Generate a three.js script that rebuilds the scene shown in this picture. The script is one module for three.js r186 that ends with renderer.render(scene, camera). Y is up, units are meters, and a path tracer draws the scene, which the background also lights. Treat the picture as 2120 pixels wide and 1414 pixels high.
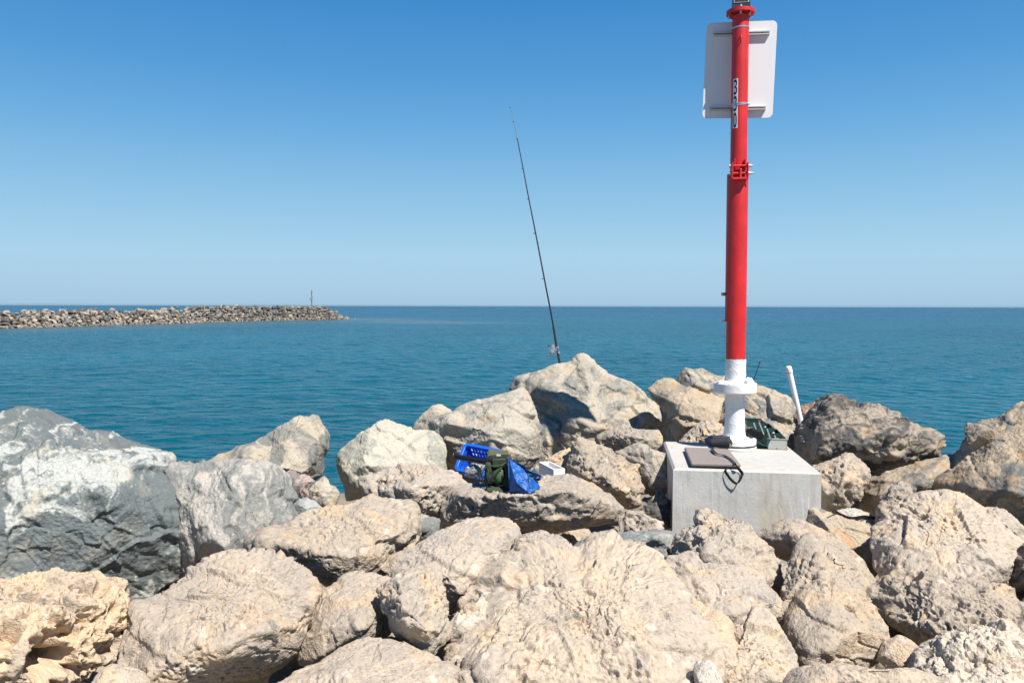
import * as THREE from 'three';
import { ConvexHull } from 'three/addons/math/ConvexHull.js';
import { mergeGeometries, mergeVertices, toCreasedNormals } from 'three/addons/utils/BufferGeometryUtils.js';
import { RoundedBoxGeometry } from 'three/addons/geometries/RoundedBoxGeometry.js';
import { createNoise3D } from 'simplex-noise';

// ---------------------------------------------------------------- camera, sky, sun, exposure
const F = 1650, CX = 1060, CY = 707, EYE = 3.8;            // focal length and centre in photograph pixels; eye above the sea in metres
const scene = new THREE.Scene();
const camera = new THREE.PerspectiveCamera(2 * Math.atan(707 / F) * 180 / Math.PI, 2120 / 1414, 0.05, 80000);
camera.position.set(0, EYE, 0);
camera.rotation.set(-Math.atan(72.5 / F), 0, 0.00236, 'YXZ');
camera.updateMatrixWorld(true);

const EXPOSURE = 1.6;
const lin = c => { c /= 255; return c <= 0.04045 ? c / 12.92 : Math.pow((c + 0.055) / 1.055, 2.4); };
const skyStops = [[-90, 60, 95, 125], [-2, 120, 160, 190], [0, 165, 199, 224], [1.2, 172, 206, 229], [3.5, 171, 211, 235], [7.5, 145, 196, 231], [12, 111, 174, 224], [16, 86, 156, 215], [21, 64, 138, 204], [30, 46, 112, 182], [50, 30, 84, 152], [90, 22, 68, 134]]
  .map(([e, r, g, b]) => [e, lin(r) / EXPOSURE, lin(g) / EXPOSURE, lin(b) / EXPOSURE]);
function skyAt(e) {
  let k = 0; while (k < skyStops.length - 2 && skyStops[k + 1][0] < e) k++;
  const a = skyStops[k], b = skyStops[k + 1], t = Math.min(1, Math.max(0, (e - a[0]) / (b[0] - a[0])));
  return [1, 2, 3].map(i => a[i] + (b[i] - a[i]) * t);
}
{
  const W = 512, Hh = 1024, data = new Float32Array(W * Hh * 4);
  for (let j = 0; j < Hh; j++) {
    const c = skyAt(((j + 0.5) / Hh - 0.5) * 180);
    for (let i = 0; i < W; i++) data.set([c[0], c[1], c[2], 1], (j * W + i) * 4);
  }
  const sky = new THREE.DataTexture(data, W, Hh, THREE.RGBAFormat, THREE.FloatType);
  sky.mapping = THREE.EquirectangularReflectionMapping; sky.magFilter = THREE.LinearFilter; sky.minFilter = THREE.LinearFilter;
  sky.needsUpdate = true;
  scene.background = sky; scene.environment = sky;
}
const SUN = new THREE.Vector3(0.377, 0.819, 0.433).normalize();
const sun = new THREE.DirectionalLight(new THREE.Color().setRGB(1, 0.96, 0.9), 4.9);
sun.position.copy(SUN).multiplyScalar(60).add(new THREE.Vector3(0, 2, -8));
sun.target.position.set(0, 2, -8);
sun.castShadow = true; sun.shadow.mapSize.set(4096, 4096);
Object.assign(sun.shadow.camera, { left: -16, right: 16, top: 16, bottom: -16, near: 1, far: 140 });
scene.add(sun, sun.target);

const renderer = new THREE.WebGLRenderer({ antialias: true });
renderer.setSize(1024, 682);
renderer.toneMapping = THREE.LinearToneMapping;
renderer.toneMappingExposure = EXPOSURE;
renderer.shadowMap.enabled = true;

// ---------------------------------------------------------------- helpers
let seed0 = 7;
function rng(s) { let a = (s * 2654435761) >>> 0; return () => { a = (a + 0x6D2B79F5) | 0; let t = Math.imul(a ^ (a >>> 15), 1 | a); t = (t + Math.imul(t ^ (t >>> 7), 61 | t)) ^ t; return ((t ^ (t >>> 14)) >>> 0) / 4294967296; }; }
const rnd = rng(11);
const N3 = createNoise3D(rng(5)), clamp = (x, a, b) => x < a ? a : x > b ? b : x;
const sst = (a, b, x) => { x = clamp((x - a) / (b - a), 0, 1); return x * x * (3 - 2 * x); };
const mix = (a, b, t) => a + (b - a) * t;
const fbm = (x, y, z, o = 4) => { let s = 0, a = 0.5; for (let i = 0; i < o; i++) { s += a * N3(x, y, z); x = x * 2.03 + 7.1; y = y * 2.03 - 3.7; z = z * 2.03 + 1.3; a *= 0.5; } return s; };
const V = (x, y, z) => new THREE.Vector3(x, y, z);
const rgb = (r, g, b) => new THREE.Color().setRGB(r, g, b);
const std = (r, g, b, roughness = 0.8, more = {}) => new THREE.MeshStandardMaterial({ color: rgb(r * 0.9, g * 0.9, b * 0.9), roughness, ...more });
function ray(px, py) { return V((px - CX) / F, (CY - py) / F, -1).applyQuaternion(camera.quaternion); }
function at(px, py, d) { return ray(px, py).multiplyScalar(d).add(camera.position); }
function onY(px, py, y) { const r = ray(px, py); return r.multiplyScalar((y - EYE) / r.y).add(camera.position); }
function onPlane(px, py, p, n) { const r = ray(px, py); const t = p.clone().sub(camera.position).dot(n) / r.dot(n); return r.multiplyScalar(t).add(camera.position); }
const caster = new THREE.Raycaster();
function hit(px, py, mesh) {                                 // the point of a boulder that a direction meets
  caster.set(camera.position, ray(px, py).normalize()); mesh.updateMatrixWorld(true);
  const h = caster.intersectObject(mesh, false)[0]; return h ? h.point : null;
}
function below(x, z, meshes, from = 6) {                     // height of the ground or boulders under a point
  let y = -9;
  for (const m of meshes) { caster.set(V(x, from, z), V(0, -1, 0)); m.updateMatrixWorld(true); const h = caster.intersectObject(m, false)[0]; if (h) y = Math.max(y, h.point.y); }
  return y;
}
const taken = {};
function numbered(n) { const k = taken[n] = (taken[n] ?? -1) + 1; return k ? `${n}_${String(k).padStart(3, '0')}` : n; }
function shade(o) { o.traverse(m => { if (m.isMesh) { m.castShadow = true; m.receiveShadow = true; } }); return o; }
function tag(o, label, category, group, kind) { o.userData.label = label; if (category) o.userData.category = category; if (group) o.userData.group = group; if (kind) o.userData.kind = kind; return o; }
function thing(name, label, category, pos, group) { const o = new THREE.Group(); o.name = numbered(name); o.position.copy(pos); scene.add(o); return tag(o, label, category, group); }
function part(name, geo, mat, parent, label) { const m = new THREE.Mesh(geo, mat); m.name = name; m.castShadow = m.receiveShadow = true; if (label) m.userData.label = label; parent.add(m); return m; }
function solo(name, geo, mat, label, category, pos, group, kind) { const m = part(numbered(name), geo, mat, scene); if (pos) m.position.copy(pos); return tag(m, label, category, group, kind); }
const G = {
  box: (w, h, d, x = 0, y = 0, z = 0, b = 0) => { const g = b ? new RoundedBoxGeometry(w, h, d, 3, b) : new THREE.BoxGeometry(w, h, d); g.translate(x, y, z); return g; },
  cyl: (r0, r1, h, x = 0, y = 0, z = 0, s = 32) => { const g = new THREE.CylinderGeometry(r1, r0, h, s); g.translate(x, y, z); return g; },
  rod: (a, b, r0, r1 = r0, s = 12) => { const d = b.clone().sub(a), g = new THREE.CylinderGeometry(r1, r0, d.length(), s); g.translate(0, d.length() / 2, 0); g.applyQuaternion(new THREE.Quaternion().setFromUnitVectors(V(0, 1, 0), d.normalize())); g.translate(a.x, a.y, a.z); return g; },
  tube: (pts, r, n = 40, s = 8, closed = false) => new THREE.TubeGeometry(new THREE.CatmullRomCurve3(pts, closed, 'catmullrom', 0.5), n, r, s, closed),
  merge: a => mergeGeometries(a.map(g => { const h = g.index ? g.toNonIndexed() : g; for (const k of Object.keys(h.attributes)) if (!['position', 'normal', 'uv'].includes(k)) h.deleteAttribute(k); return h; })),
  lathe: (p, s = 48) => new THREE.LatheGeometry(p.map(([r, y]) => new THREE.Vector2(r, y)), s),
};
function crumple(g, f) { const p = g.attributes.position, v = V(); for (let i = 0; i < p.count; i++) { v.fromBufferAttribute(p, i); f(v, i); p.setXYZ(i, v.x, v.y, v.z); } g.computeVertexNormals(); return g; }
function ribbon(pts, w, across, n = 40) {                    // a flat strap with thickness along points; across: direction of its width (a vector or a function)
  const c = new THREE.CatmullRomCurve3(pts, false, 'catmullrom', 0.5), pos = [], idx = [], th = 0.0025;
  for (let i = 0; i <= n; i++) {
    const p = c.getPoint(i / n), t = c.getTangent(i / n), a = (typeof across === 'function' ? across(i / n) : across.clone()), s = a.addScaledVector(t, -a.dot(t)).normalize(), u = s.clone().cross(t).normalize();
    for (const [k, q] of [[-1, -1], [1, -1], [1, 1], [-1, 1]]) pos.push(...p.clone().addScaledVector(s, k * w / 2).addScaledVector(u, q * th / 2).toArray());
    if (i) for (let k = 0; k < 4; k++) { const A = (i - 1) * 4 + k, B = (i - 1) * 4 + (k + 1) % 4; idx.push(A, B, A + 4, B, B + 4, A + 4); }
  }
  idx.push(0, 2, 1, 0, 3, 2); const e = n * 4; idx.push(e, e + 1, e + 2, e, e + 2, e + 3);
  const g = new THREE.BufferGeometry(); g.setAttribute('position', new THREE.Float32BufferAttribute(pos, 3)); g.setIndex(idx);
  const f = g.toNonIndexed(); f.computeVertexNormals(); f.setAttribute('uv', new THREE.Float32BufferAttribute(new Float32Array(f.attributes.position.count * 2), 2)); return f;
}
function tileNoise(S, fn) {                                  // a height texture that repeats: noise on a torus is too dear, so blend the borders
  const d = new Uint8Array(S * S * 4);
  for (let j = 0; j < S; j++) for (let i = 0; i < S; i++) { const v = clamp(Math.round(fn(i / S, j / S) * 255), 0, 255); d.set([v, v, v, 255], (j * S + i) * 4); }
  const t = new THREE.DataTexture(d, S, S); t.wrapS = t.wrapT = THREE.RepeatWrapping; t.magFilter = THREE.LinearFilter; t.minFilter = THREE.LinearMipmapLinearFilter; t.generateMipmaps = true; t.needsUpdate = true; return t;
}
function gridNoise(n, s) { const r = rng(s), a = Float32Array.from({ length: n * n }, () => r()); return (u, v) => { const x = u * n, y = v * n, i = Math.floor(x), j = Math.floor(y), f = x - i, g = y - j, q = f * f * (3 - 2 * f), w = g * g * (3 - 2 * g), A = (k, l) => a[((l % n + n) % n) * n + (k % n + n) % n]; return mix(mix(A(i, j), A(i + 1, j), q), mix(A(i, j + 1), A(i + 1, j + 1), q), w); }; }
const grainTex = (() => { const o = [24, 51, 107, 200].map((n, i) => gridNoise(n, 31 + i)); return tileNoise(512, (u, v) => 0.30 * o[0](u, v) + 0.28 * o[1](u, v) + 0.25 * o[2](u, v) + 0.17 * o[3](u, v)); })();

// ---------------------------------------------------------------- boulders
const icoCache = {};
function ico(detail) {
  if (!icoCache[detail]) { const g = new THREE.IcosahedronGeometry(1, detail); g.deleteAttribute('uv'); g.deleteAttribute('normal'); icoCache[detail] = mergeVertices(g, 1e-5); }
  return icoCache[detail];
}
const KIND = {
  tan: { soft: 60, mat: 'lime' }, vuggy: { soft: 34, mat: 'lime' }, chalk: { soft: 34, mat: 'lime' }, pitted: { soft: 50, mat: 'lime' },
  banded: { soft: 130, mat: 'hard' }, grey: { soft: 130, mat: 'hard' }, cream: { soft: 130, mat: 'hard' }, olive: { soft: 130, mat: 'hard' }, dark: { soft: 130, mat: 'hard' }, ochre: { soft: 130, mat: 'hard' },
};
const rockMat = {
  lime: new THREE.MeshStandardMaterial({ color: rgb(0.82, 0.82, 0.82), vertexColors: true, roughness: 0.95, bumpMap: grainTex, bumpScale: 0.010 }),
  hard: new THREE.MeshStandardMaterial({ color: rgb(0.87, 0.87, 0.87), vertexColors: true, roughness: 0.78, bumpMap: grainTex, bumpScale: 0.008 }),
};
const hash3 = (i, j, k) => { let h = Math.imul(i, 374761393) ^ Math.imul(j, 668265263) ^ Math.imul(k, 1274126177); h = Math.imul(h ^ (h >>> 13), 1103515245); return (h ^ (h >>> 16)) >>> 0; };
function fracture(x, y, z) {                                  // flat broken facets: each cell is a plane with a tilt of its own
  const ix = Math.floor(x), iy = Math.floor(y), iz = Math.floor(z); let best = 9, bx = 0, by = 0, bz = 0, bh = 0, second = 9;
  for (let k = -1; k < 2; k++) for (let j = -1; j < 2; j++) for (let i = -1; i < 2; i++) {
    const h = hash3(ix + i, iy + j, iz + k), dx = x - ix - i - (h & 1023) / 1023, dy = y - iy - j - ((h >>> 10) & 1023) / 1023, dz = z - iz - k - ((h >>> 20) & 1023) / 1023, d = dx * dx + dy * dy + dz * dz;
    if (d < best) { second = best; best = d; bx = dx; by = dy; bz = dz; bh = h; } else if (d < second) second = d;
  }
  const u = ((bh >>> 3) & 255) / 127.5 - 1, v = ((bh >>> 11) & 255) / 127.5 - 1, w = ((bh >>> 19) & 255) / 127.5 - 1, s = 0.35 + 0.65 * sst(0, 0.045, Math.sqrt(second) - Math.sqrt(best));
  return s * (u * bx + v * by + w * bz + 0.35 * u * v);
}
function relief(kind, x, y, z, s) {                           // metres along the normal
  if (KIND[kind].mat === 'lime') {
    const vg = kind === 'vuggy' ? 1 : kind === 'chalk' ? 0.5 : kind === 'pitted' ? 0.35 : 0.06, pt = kind === 'pitted' ? 1.5 : 1;
    const w = N3(x * 4, y * 4, z * 4), m = sst(-0.45, 0.4, N3(x * 2.2 + 9, y * 2.2, z * 2.2));
    const wx = 0.06 * w, sm = kind === 'tan' ? 0.45 : 0.85;
    let d = 0.016 + 0.012 * fbm(x * 1.9 + 4, y * 1.9, z * 1.9, 2) + 0.010 * fbm(x * 6.5, y * 9, z * 6.5, 3) + s * 0.045 * fracture(x * 1.5 + 3, y * 2.0, z * 1.5) + s * 0.05 * fracture((x + wx) * 2.8, (y + wx) * 3.6, z * 2.8) + s * (kind === 'tan' ? 0.013 : 0.02) * fracture((x + wx) * 6.5 + 9, (y + wx) * 9, z * 6.5);
    const lv = y + 0.05 * w + 0.1 * N3(x * 1.2, y, z * 1.2), st = lv * 6.5, fl = Math.floor(st), fr = st - fl, on = sst(-0.1, 0.4, N3(x * 2.4, fl * 3.1, z * 2.4));   // broken bedding ledges
    d += (kind === 'tan' ? 0.013 : 0.018) * on * (sst(0.8, 1, fr) - fr);
    d += 0.010 * fbm(x * 13, y * 19 + w * 0.4, z * 13, 3) * (0.25 + m) * sm;
    d -= 0.030 * pt * m * sst(0.38, 0.74, N3(x * 13 + w * 0.4, y * 20, z * 13));
    d -= 0.015 * pt * (0.15 + 0.85 * m) * sst(0.36, 0.7, N3(x * 30, y * 38 + 3, z * 30));
    d -= vg * 0.08 * sst(0.32, 0.7, N3(x * 5.6 + 50 + w * 0.5, y * 7.2, z * 5.6));
    d -= vg * 0.036 * sst(0.30, 0.66, N3(x * 13 + 70, y * 15, z * 13 + w));
    const c = 1 - Math.abs(N3(x * 1.7 + 20 + w * 0.12, y * 2.4, z * 1.7));
    d -= 0.022 * sst(0.975, 1, c);
    d += sm * (0.0055 * N3(x * 55, y * 75, z * 55) + 0.0036 * N3(x * 120, y * 130, z * 120));
    return d;
  }
  const w = fbm(x * 2, y * 2, z * 2, 2);
  let d = 0.006 + 0.012 * fbm(x * 1.6, y * 1.6, z * 1.6 + 3, 2) + 0.010 * fbm(x * 4.5, y * 9, z * 4.5, 5) + s * (kind === 'olive' ? 0.02 : 0.06) * fracture(x * 2.0 + 0.2 * w, y * 2.8, z * 2.0) + s * 0.024 * fracture(x * 5.5 + 4, y * 8 + 0.4 * w, z * 5.5);
  const lv = (y + 0.12 * w) * 3.6, fl = Math.floor(lv), fr = lv - fl, on = sst(0.0, 0.35, N3(x * 1.7, fl * 5.3, z * 1.7));         // plates broken off along the layers
  d += 0.026 * on * (sst(0.86, 1, fr) - fr);
  d += 0.006 * fbm(x * 12, y * 40, z * 12, 3);
  d += 0.004 * N3(x * 30, y * 42, z * 30) + 0.003 * N3(x * 80, y * 90, z * 80);
  if (kind === 'dark') d += 0.016 * N3(x * 9, y * 9, z * 9) + 0.008 * N3(x * 20, y * 20, z * 20);
  return d;
}
const tintOf = { tan: [0.528, 0.428, 0.322], vuggy: [0.55, 0.43, 0.315], chalk: [0.60, 0.515, 0.415], pitted: [0.45, 0.375, 0.292] };
function colour(kind, x, y, z, s, sp) {
  let c;
  const g1 = N3(x * 42, y * 42, z * 42), g2 = N3(x * 95, y * 95, z * 95);
  if (KIND[kind].mat === 'lime') {
    c = tintOf[kind].slice();
    const p = sst(-0.25 - (sp.grey ?? 0), 0.3 - (sp.grey ?? 0), fbm(x * 2.1 + 3, y * 2.1, z * 2.1, 4) + 0.12 * g1);     // grey weathered skin
    const G_ = [0.395, 0.346, 0.288]; for (let i = 0; i < 3; i++) c[i] = mix(c[i], G_[i], p * 0.55);
    const o = sst(0.12, 0.42, fbm(x * 2.6 + 60, y * 3.5, z * 2.6, 4) + (sp.orange ?? 0)) ; const O_ = [0.60, 0.44, 0.28]; for (let i = 0; i < 3; i++) c[i] = mix(c[i], O_[i], o * 0.6);
    const wv = sst(0.42, 0.6, fbm(x * 5 + 90, y * 6, z * 5, 3) + (kind === 'chalk' ? 0.2 : 0)); const W_ = [0.68, 0.60, 0.47]; for (let i = 0; i < 3; i++) c[i] = mix(c[i], W_[i], wv * 0.7);
    const k = 1 + 0.13 * g1 + 0.15 * g2 - 0.4 * sst(0.55, 0.85, N3(x * 24 + 9, y * 30, z * 24));
    return c.map(v => v * k);
  }
  const w = fbm(x * 1.3 + 5, y * 1.3, z * 1.3, 3), w2 = fbm(x * 4, y * 4, z * 4 + 8, 3);
  const f = (sp.bands ?? 4) * 1.6, b = y * f + w * f * 0.26 + w2 * f * 0.07;
  let band = 0.7 * N3(x * 0.8, b * 0.6, z * 0.8) + 0.55 * N3(x * 1.2 + 9, b * 1.7, z * 1.2) + 0.4 * N3(x * 2.5, b * 4.2, z * 2.5) + 0.25 * w2;
  const salt = 0.16 * g1 + 0.18 * g2;
  let D, L, lo, hi, st = null;
  if (kind === 'banded') { D = [0.13, 0.146, 0.138]; L = [0.44, 0.437, 0.38]; lo = -0.22; hi = 0.52; st = [0.43, 0.37, 0.27, 0.26]; }
  else if (kind === 'grey') { D = [0.20, 0.206, 0.195]; L = [0.42, 0.392, 0.345]; lo = -0.6; hi = 0.6; st = [0.43, 0.34, 0.26, 0.12]; }
  else if (kind === 'cream') { D = [0.20, 0.20, 0.18]; L = [0.45, 0.395, 0.305]; lo = -0.85; hi = 0.25; st = [0.46, 0.335, 0.205, 0.22]; }
  else if (kind === 'olive') { D = [0.33, 0.315, 0.25]; L = [0.48, 0.435, 0.325]; lo = -0.8; hi = -0.1; st = [0.25, 0.25, 0.21, 0.05]; }
  else if (kind === 'ochre') { D = [0.19, 0.185, 0.165]; L = [0.42, 0.34, 0.24]; lo = -0.5; hi = 0.3; st = [0.45, 0.27, 0.13, 0.22]; }
  else { D = [0.075, 0.07, 0.064]; L = [0.33, 0.275, 0.205]; lo = -0.35; hi = 0.55; st = [0.40, 0.25, 0.13, 0.18]; }
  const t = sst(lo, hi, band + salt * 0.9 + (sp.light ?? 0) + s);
  c = [0, 1, 2].map(i => mix(D[i], L[i], t));
  const o = sst(0.1, 0.5, fbm(x * 3.1 + 33, y * 3.1, z * 3.1, 3) - 0.28 + (st[3] ?? 0)); for (let i = 0; i < 3; i++) c[i] = mix(c[i], st[i], o * 0.7 * (0.3 + 0.7 * t));
  const k = 1 + 0.5 * salt + 0.6 * sst(0.72, 0.9, g2 * 0.6 + g1 * 0.6) * (kind === 'banded' ? 1.2 : 0.4);
  return c.map(v => Math.max(0.02, v * k));
}
function finish(geo, kind, sp, mat) {                        // box-projected uv in metres (split where the axis changes), normals kept
  const p = geo.attributes.position, n = geo.attributes.normal, col = geo.attributes.color, ix = geo.index.array;
  const map = new Map(), P = [], Nn = [], C = [], U = [], I = [];
  for (let f = 0; f < ix.length; f += 3) {
    let ax = 0, ay = 0, az = 0; for (let k = 0; k < 3; k++) { ax += n.getX(ix[f + k]); ay += n.getY(ix[f + k]); az += n.getZ(ix[f + k]); }
    ax = Math.abs(ax); ay = Math.abs(ay); az = Math.abs(az); const a = ay >= ax && ay >= az ? 1 : ax >= az ? 0 : 2;
    for (let k = 0; k < 3; k++) {
      const v = ix[f + k], key = v * 3 + a; let q = map.get(key);
      if (q === undefined) { q = P.length / 3; map.set(key, q); const x = p.getX(v), y = p.getY(v), z = p.getZ(v); P.push(x, y, z); Nn.push(n.getX(v), n.getY(v), n.getZ(v)); C.push(col.getX(v), col.getY(v), col.getZ(v)); const s = 1 / 0.6; U.push(...(a === 0 ? [z * s, y * s] : a === 1 ? [x * s, z * s] : [x * s, y * s])); }
      I.push(q);
    }
  }
  const g = new THREE.BufferGeometry();
  g.setAttribute('position', new THREE.Float32BufferAttribute(P, 3)); g.setAttribute('normal', new THREE.Float32BufferAttribute(Nn, 3)); g.setAttribute('color', new THREE.Float32BufferAttribute(C, 3)); g.setAttribute('uv', new THREE.Float32BufferAttribute(U, 2)); g.setIndex(I);
  return g;
}
function hullPlanes(pts) {
  const h = new ConvexHull().setFromPoints(pts), out = [];
  for (const f of h.faces) { const n = f.normal, c = f.constant; if (c > 1e-4 && !out.some(o => o[0] * n.x + o[1] * n.y + o[2] * n.z > 0.9995 && Math.abs(o[3] - c) < 1e-3)) out.push([n.x, n.y, n.z, c]); }
  return out;
}
function skin(planes, soft, dirs, k) {                        // radial solid from planes
  return (x, y, z) => { let s = 0; for (const [a, b, c, h] of planes) { const q = (a * x + b * y + c * z) / h; if (q > 0) s += Math.pow(q, soft); } return Math.pow(s, -1 / soft); };
}
const triangles = { n: 0 };
function boulder(name, label, kind, depth, outline, inner = [], sp = {}) {
  const r = rng(outline[0][0] * 31 + outline[0][1] * 7 + outline.length), soft = sp.soft ?? KIND[kind].soft;
  let A = 0, cx = 0, cy = 0; const n = outline.length;
  for (let i = 0; i < n; i++) { const [x0, y0] = outline[i], [x1, y1] = outline[(i + 1) % n], q = x0 * y1 - x1 * y0; A += q; cx += (x0 + x1) * q; cy += (y0 + y1) * q; }
  cx /= 3 * A; cy /= 3 * A; A = Math.abs(A / 2);
  const c = at(cx, cy, depth), ez = camera.position.clone().sub(c).normalize(), ex = V(0, 1, 0).cross(ez).normalize(); ez.applyAxisAngle(ex, -(sp.tilt ?? (KIND[kind].mat === 'lime' ? 0.35 : 0.12))); const ey = ez.clone().cross(ex);
  const loc = (px, py, b) => { const p = onPlane(px, py, c.clone().addScaledVector(ez, b), ez).sub(c); return V(p.dot(ex), p.dot(ey), b); };
  const poly = outline.map(([x, y, b]) => loc(x, y, b ?? 0)), R = Math.sqrt(A / Math.PI) * depth / F, T = (sp.thick ?? 0.9) * R;
  const flat = poly.map(p => [p.x, p.y]);
  const pts = [...poly.map(p => V(p.x, p.y, p.z)), ...poly.map(p => V(p.x * 0.8, p.y * 0.8, -T * 0.6)), ...poly.map(p => V(p.x * 0.45, p.y * 0.45, -T))];
  for (const [x, y, b] of inner) pts.push(loc(x, y, b * (sp.bulge ?? 1)));
  if (!inner.length || sp.round) for (const p of poly) pts.push(V(p.x * 0.7, p.y * 0.7, R * (sp.round ?? 0.42)));
  const planes = hullPlanes(pts);
  for (let i = 0; i < (sp.chips ?? (KIND[kind].mat === 'hard' ? 15 : 13)); i++) {                    // chipped corners on the near side
    const d = V(r() * 2 - 1, r() * 2 - 1, 0.4 + r()).normalize(); let s = 0; for (const p of pts) s = Math.max(s, p.dot(d)); planes.push([d.x, d.y, d.z, s * (KIND[kind].mat === 'hard' ? 0.74 + 0.22 * r() : 0.82 + 0.15 * r())]);
  }
  const f = skin(planes, soft);
  const M = 720, K = new Float32Array(M);
  for (let i = 0; i < M; i++) {
    const th = i / M * 2 * Math.PI, dx = Math.cos(th), dy = Math.sin(th); let best = 0;
    for (let j = 0; j < n; j++) { const [x0, y0] = flat[j], [x1, y1] = flat[(j + 1) % n], ux = x1 - x0, uy = y1 - y0, den = dx * uy - dy * ux; if (Math.abs(den) < 1e-9) continue; const t = (x0 * uy - y0 * ux) / den, u = (x0 * dy - y0 * dx) / den; if (t > 0 && u >= -1e-6 && u <= 1 + 1e-6) best = Math.max(best, t); }
    K[i] = best / f(dx, dy, 0);
  }
  const Ks = K.map((_, i) => { let s = 0; for (let q = -3; q <= 3; q++) s += K[(i + q + M) % M]; return s / 7; });
  const size = 2 * Math.sqrt(A / Math.PI), detail = sp.detail ?? [14, 22, 30, 38, 46, 54, 62, 70, 78][clamp(Math.round((size * 0.21 - 14) / 8), 0, 8)];
  const base = ico(detail), geo = new THREE.BufferGeometry(), src = base.attributes.position, P = new Float32Array(src.count * 3), d = V();
  for (let i = 0; i < src.count; i++) {
    d.fromBufferAttribute(src, i).normalize();
    let th = Math.acos(clamp(d.z, -1, 1)) / Math.PI; th = Math.PI * Math.pow(th, 0.94) ; const ph = Math.atan2(d.y, d.x), st = Math.sin(th);
    const x = Math.cos(ph) * st, y = Math.sin(ph) * st, z = Math.cos(th), q = ((ph / (2 * Math.PI)) * M + M) % M, i0 = Math.floor(q), k = mix(Ks[i0 % M], Ks[(i0 + 1) % M], q - i0);
    const rr = f(x, y, z) * (1 + (k - 1) * (z > 0 ? Math.pow(1 - z, 0.8) : Math.pow(1 + z, 0.5)));
    const w = V().addScaledVector(ex, x * rr).addScaledVector(ey, y * rr).addScaledVector(ez, z * rr);
    P.set([w.x, w.y, w.z], i * 3);
  }
  geo.setAttribute('position', new THREE.BufferAttribute(P, 3)); geo.setIndex(base.index.clone()); geo.computeVertexNormals();
  // relief and colour in the boulder's own tilted bedding axes
  const rot = new THREE.Matrix4().makeRotationFromEuler(new THREE.Euler((r() - 0.5) * 1.2, r() * 6, sp.dip ?? (r() - 0.5) * 1.2)), off = V(r() * 50, r() * 50, r() * 50), nn = geo.attributes.normal, col = new Float32Array(P.length), amp = (sp.rough ?? 1) * Math.min(0.86, 0.32 + R * 1.0);
  const dents = (sp.dents ?? []).map(([x, y, rad, dep]) => { const b = onPlane(x, y, c, ez).sub(c); const l = V(b.dot(ex), b.dot(ey), 0); return { x: l.x, y: l.y, r: rad * depth / F, d: dep }; });
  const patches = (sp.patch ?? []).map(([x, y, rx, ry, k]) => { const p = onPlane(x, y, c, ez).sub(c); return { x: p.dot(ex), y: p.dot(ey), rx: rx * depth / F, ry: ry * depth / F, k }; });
  const lum = 0.9 + 0.15 * r(), warm = (r() - 0.5) * 0.09, own = [lum * (1 + warm * 0.5), lum, lum * (1 - warm)];
  const v = V(), q = V(), t = V();
  for (let i = 0; i < src.count; i++) {
    v.set(P[i * 3], P[i * 3 + 1], P[i * 3 + 2]); q.copy(v).applyMatrix4(rot).add(off);
    t.set(nn.getX(i), nn.getY(i), nn.getZ(i));
    let h = relief(kind, q.x, q.y, q.z, 0.4 + 0.6 * sst(0.1, 0.5, Math.abs(t.dot(ez)))) * amp;
    if (dents.length && t.dot(ez) > 0) { const lx = v.dot(ex), ly = v.dot(ey); for (const e of dents) { const D = Math.hypot(lx - e.x, ly - e.y) / e.r * (1 + 0.35 * N3(q.x * 7, q.y * 7, q.z * 7)); if (D < 1) h -= e.d * sst(1, 0.45, D); } }
    v.addScaledVector(t, h); P.set([v.x, v.y, v.z], i * 3);
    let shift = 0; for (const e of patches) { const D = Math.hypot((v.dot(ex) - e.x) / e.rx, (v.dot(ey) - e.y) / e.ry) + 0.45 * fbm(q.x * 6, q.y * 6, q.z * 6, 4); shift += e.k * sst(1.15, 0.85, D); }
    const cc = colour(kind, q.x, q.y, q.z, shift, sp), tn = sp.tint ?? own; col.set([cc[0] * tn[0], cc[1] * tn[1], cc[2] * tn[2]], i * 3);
  }
  geo.setAttribute('color', new THREE.BufferAttribute(col, 3)); geo.computeVertexNormals();
  const out = finish(geo); triangles.n += out.index.count / 3;
  return solo(name, out, rockMat[KIND[kind].mat], label, 'boulder', c, KIND[kind].mat === 'lime' ? 'limestone boulders on the breakwater' : 'hard grey and cream boulders on the breakwater');
}
function lump(seed, detail, kind, scale = 1, sp = {}) {       // a loose stone of about 1 m for copies
  const r = rng(seed), pts = []; const sx = 0.5 * (0.8 + 0.5 * r()), sy = 0.5 * (0.55 + 0.35 * r()), sz = 0.5 * (0.75 + 0.4 * r());
  for (let i = 0; i < 16; i++) { const a = r() * 6.283, z = r() * 2 - 1, q = Math.sqrt(1 - z * z); pts.push(V(Math.cos(a) * q * sx, z * sy, Math.sin(a) * q * sz)); }
  const f = skin(hullPlanes(pts), sp.soft ?? 18), base = ico(detail), src = base.attributes.position, P = new Float32Array(src.count * 3), col = new Float32Array(src.count * 3), off = V(r() * 50, r() * 50, r() * 50);
  for (let i = 0; i < src.count; i++) {
    const d = V().fromBufferAttribute(src, i).normalize(), rr = f(d.x, d.y, d.z); d.multiplyScalar(rr);
    const q = d.clone().multiplyScalar(scale).add(off), h = relief(kind, q.x, q.y, q.z, 0.7) / scale * 0.8; d.multiplyScalar(1 + h / Math.max(0.2, rr));
    P.set([d.x, d.y, d.z], i * 3); col.set(colour(kind, q.x, q.y, q.z, 0, sp), i * 3);
  }
  const geo = new THREE.BufferGeometry(); geo.setAttribute('position', new THREE.BufferAttribute(P, 3)); geo.setIndex(base.index.clone()); geo.setAttribute('color', new THREE.BufferAttribute(col, 3)); geo.computeVertexNormals();
  return finish(geo);
}

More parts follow.
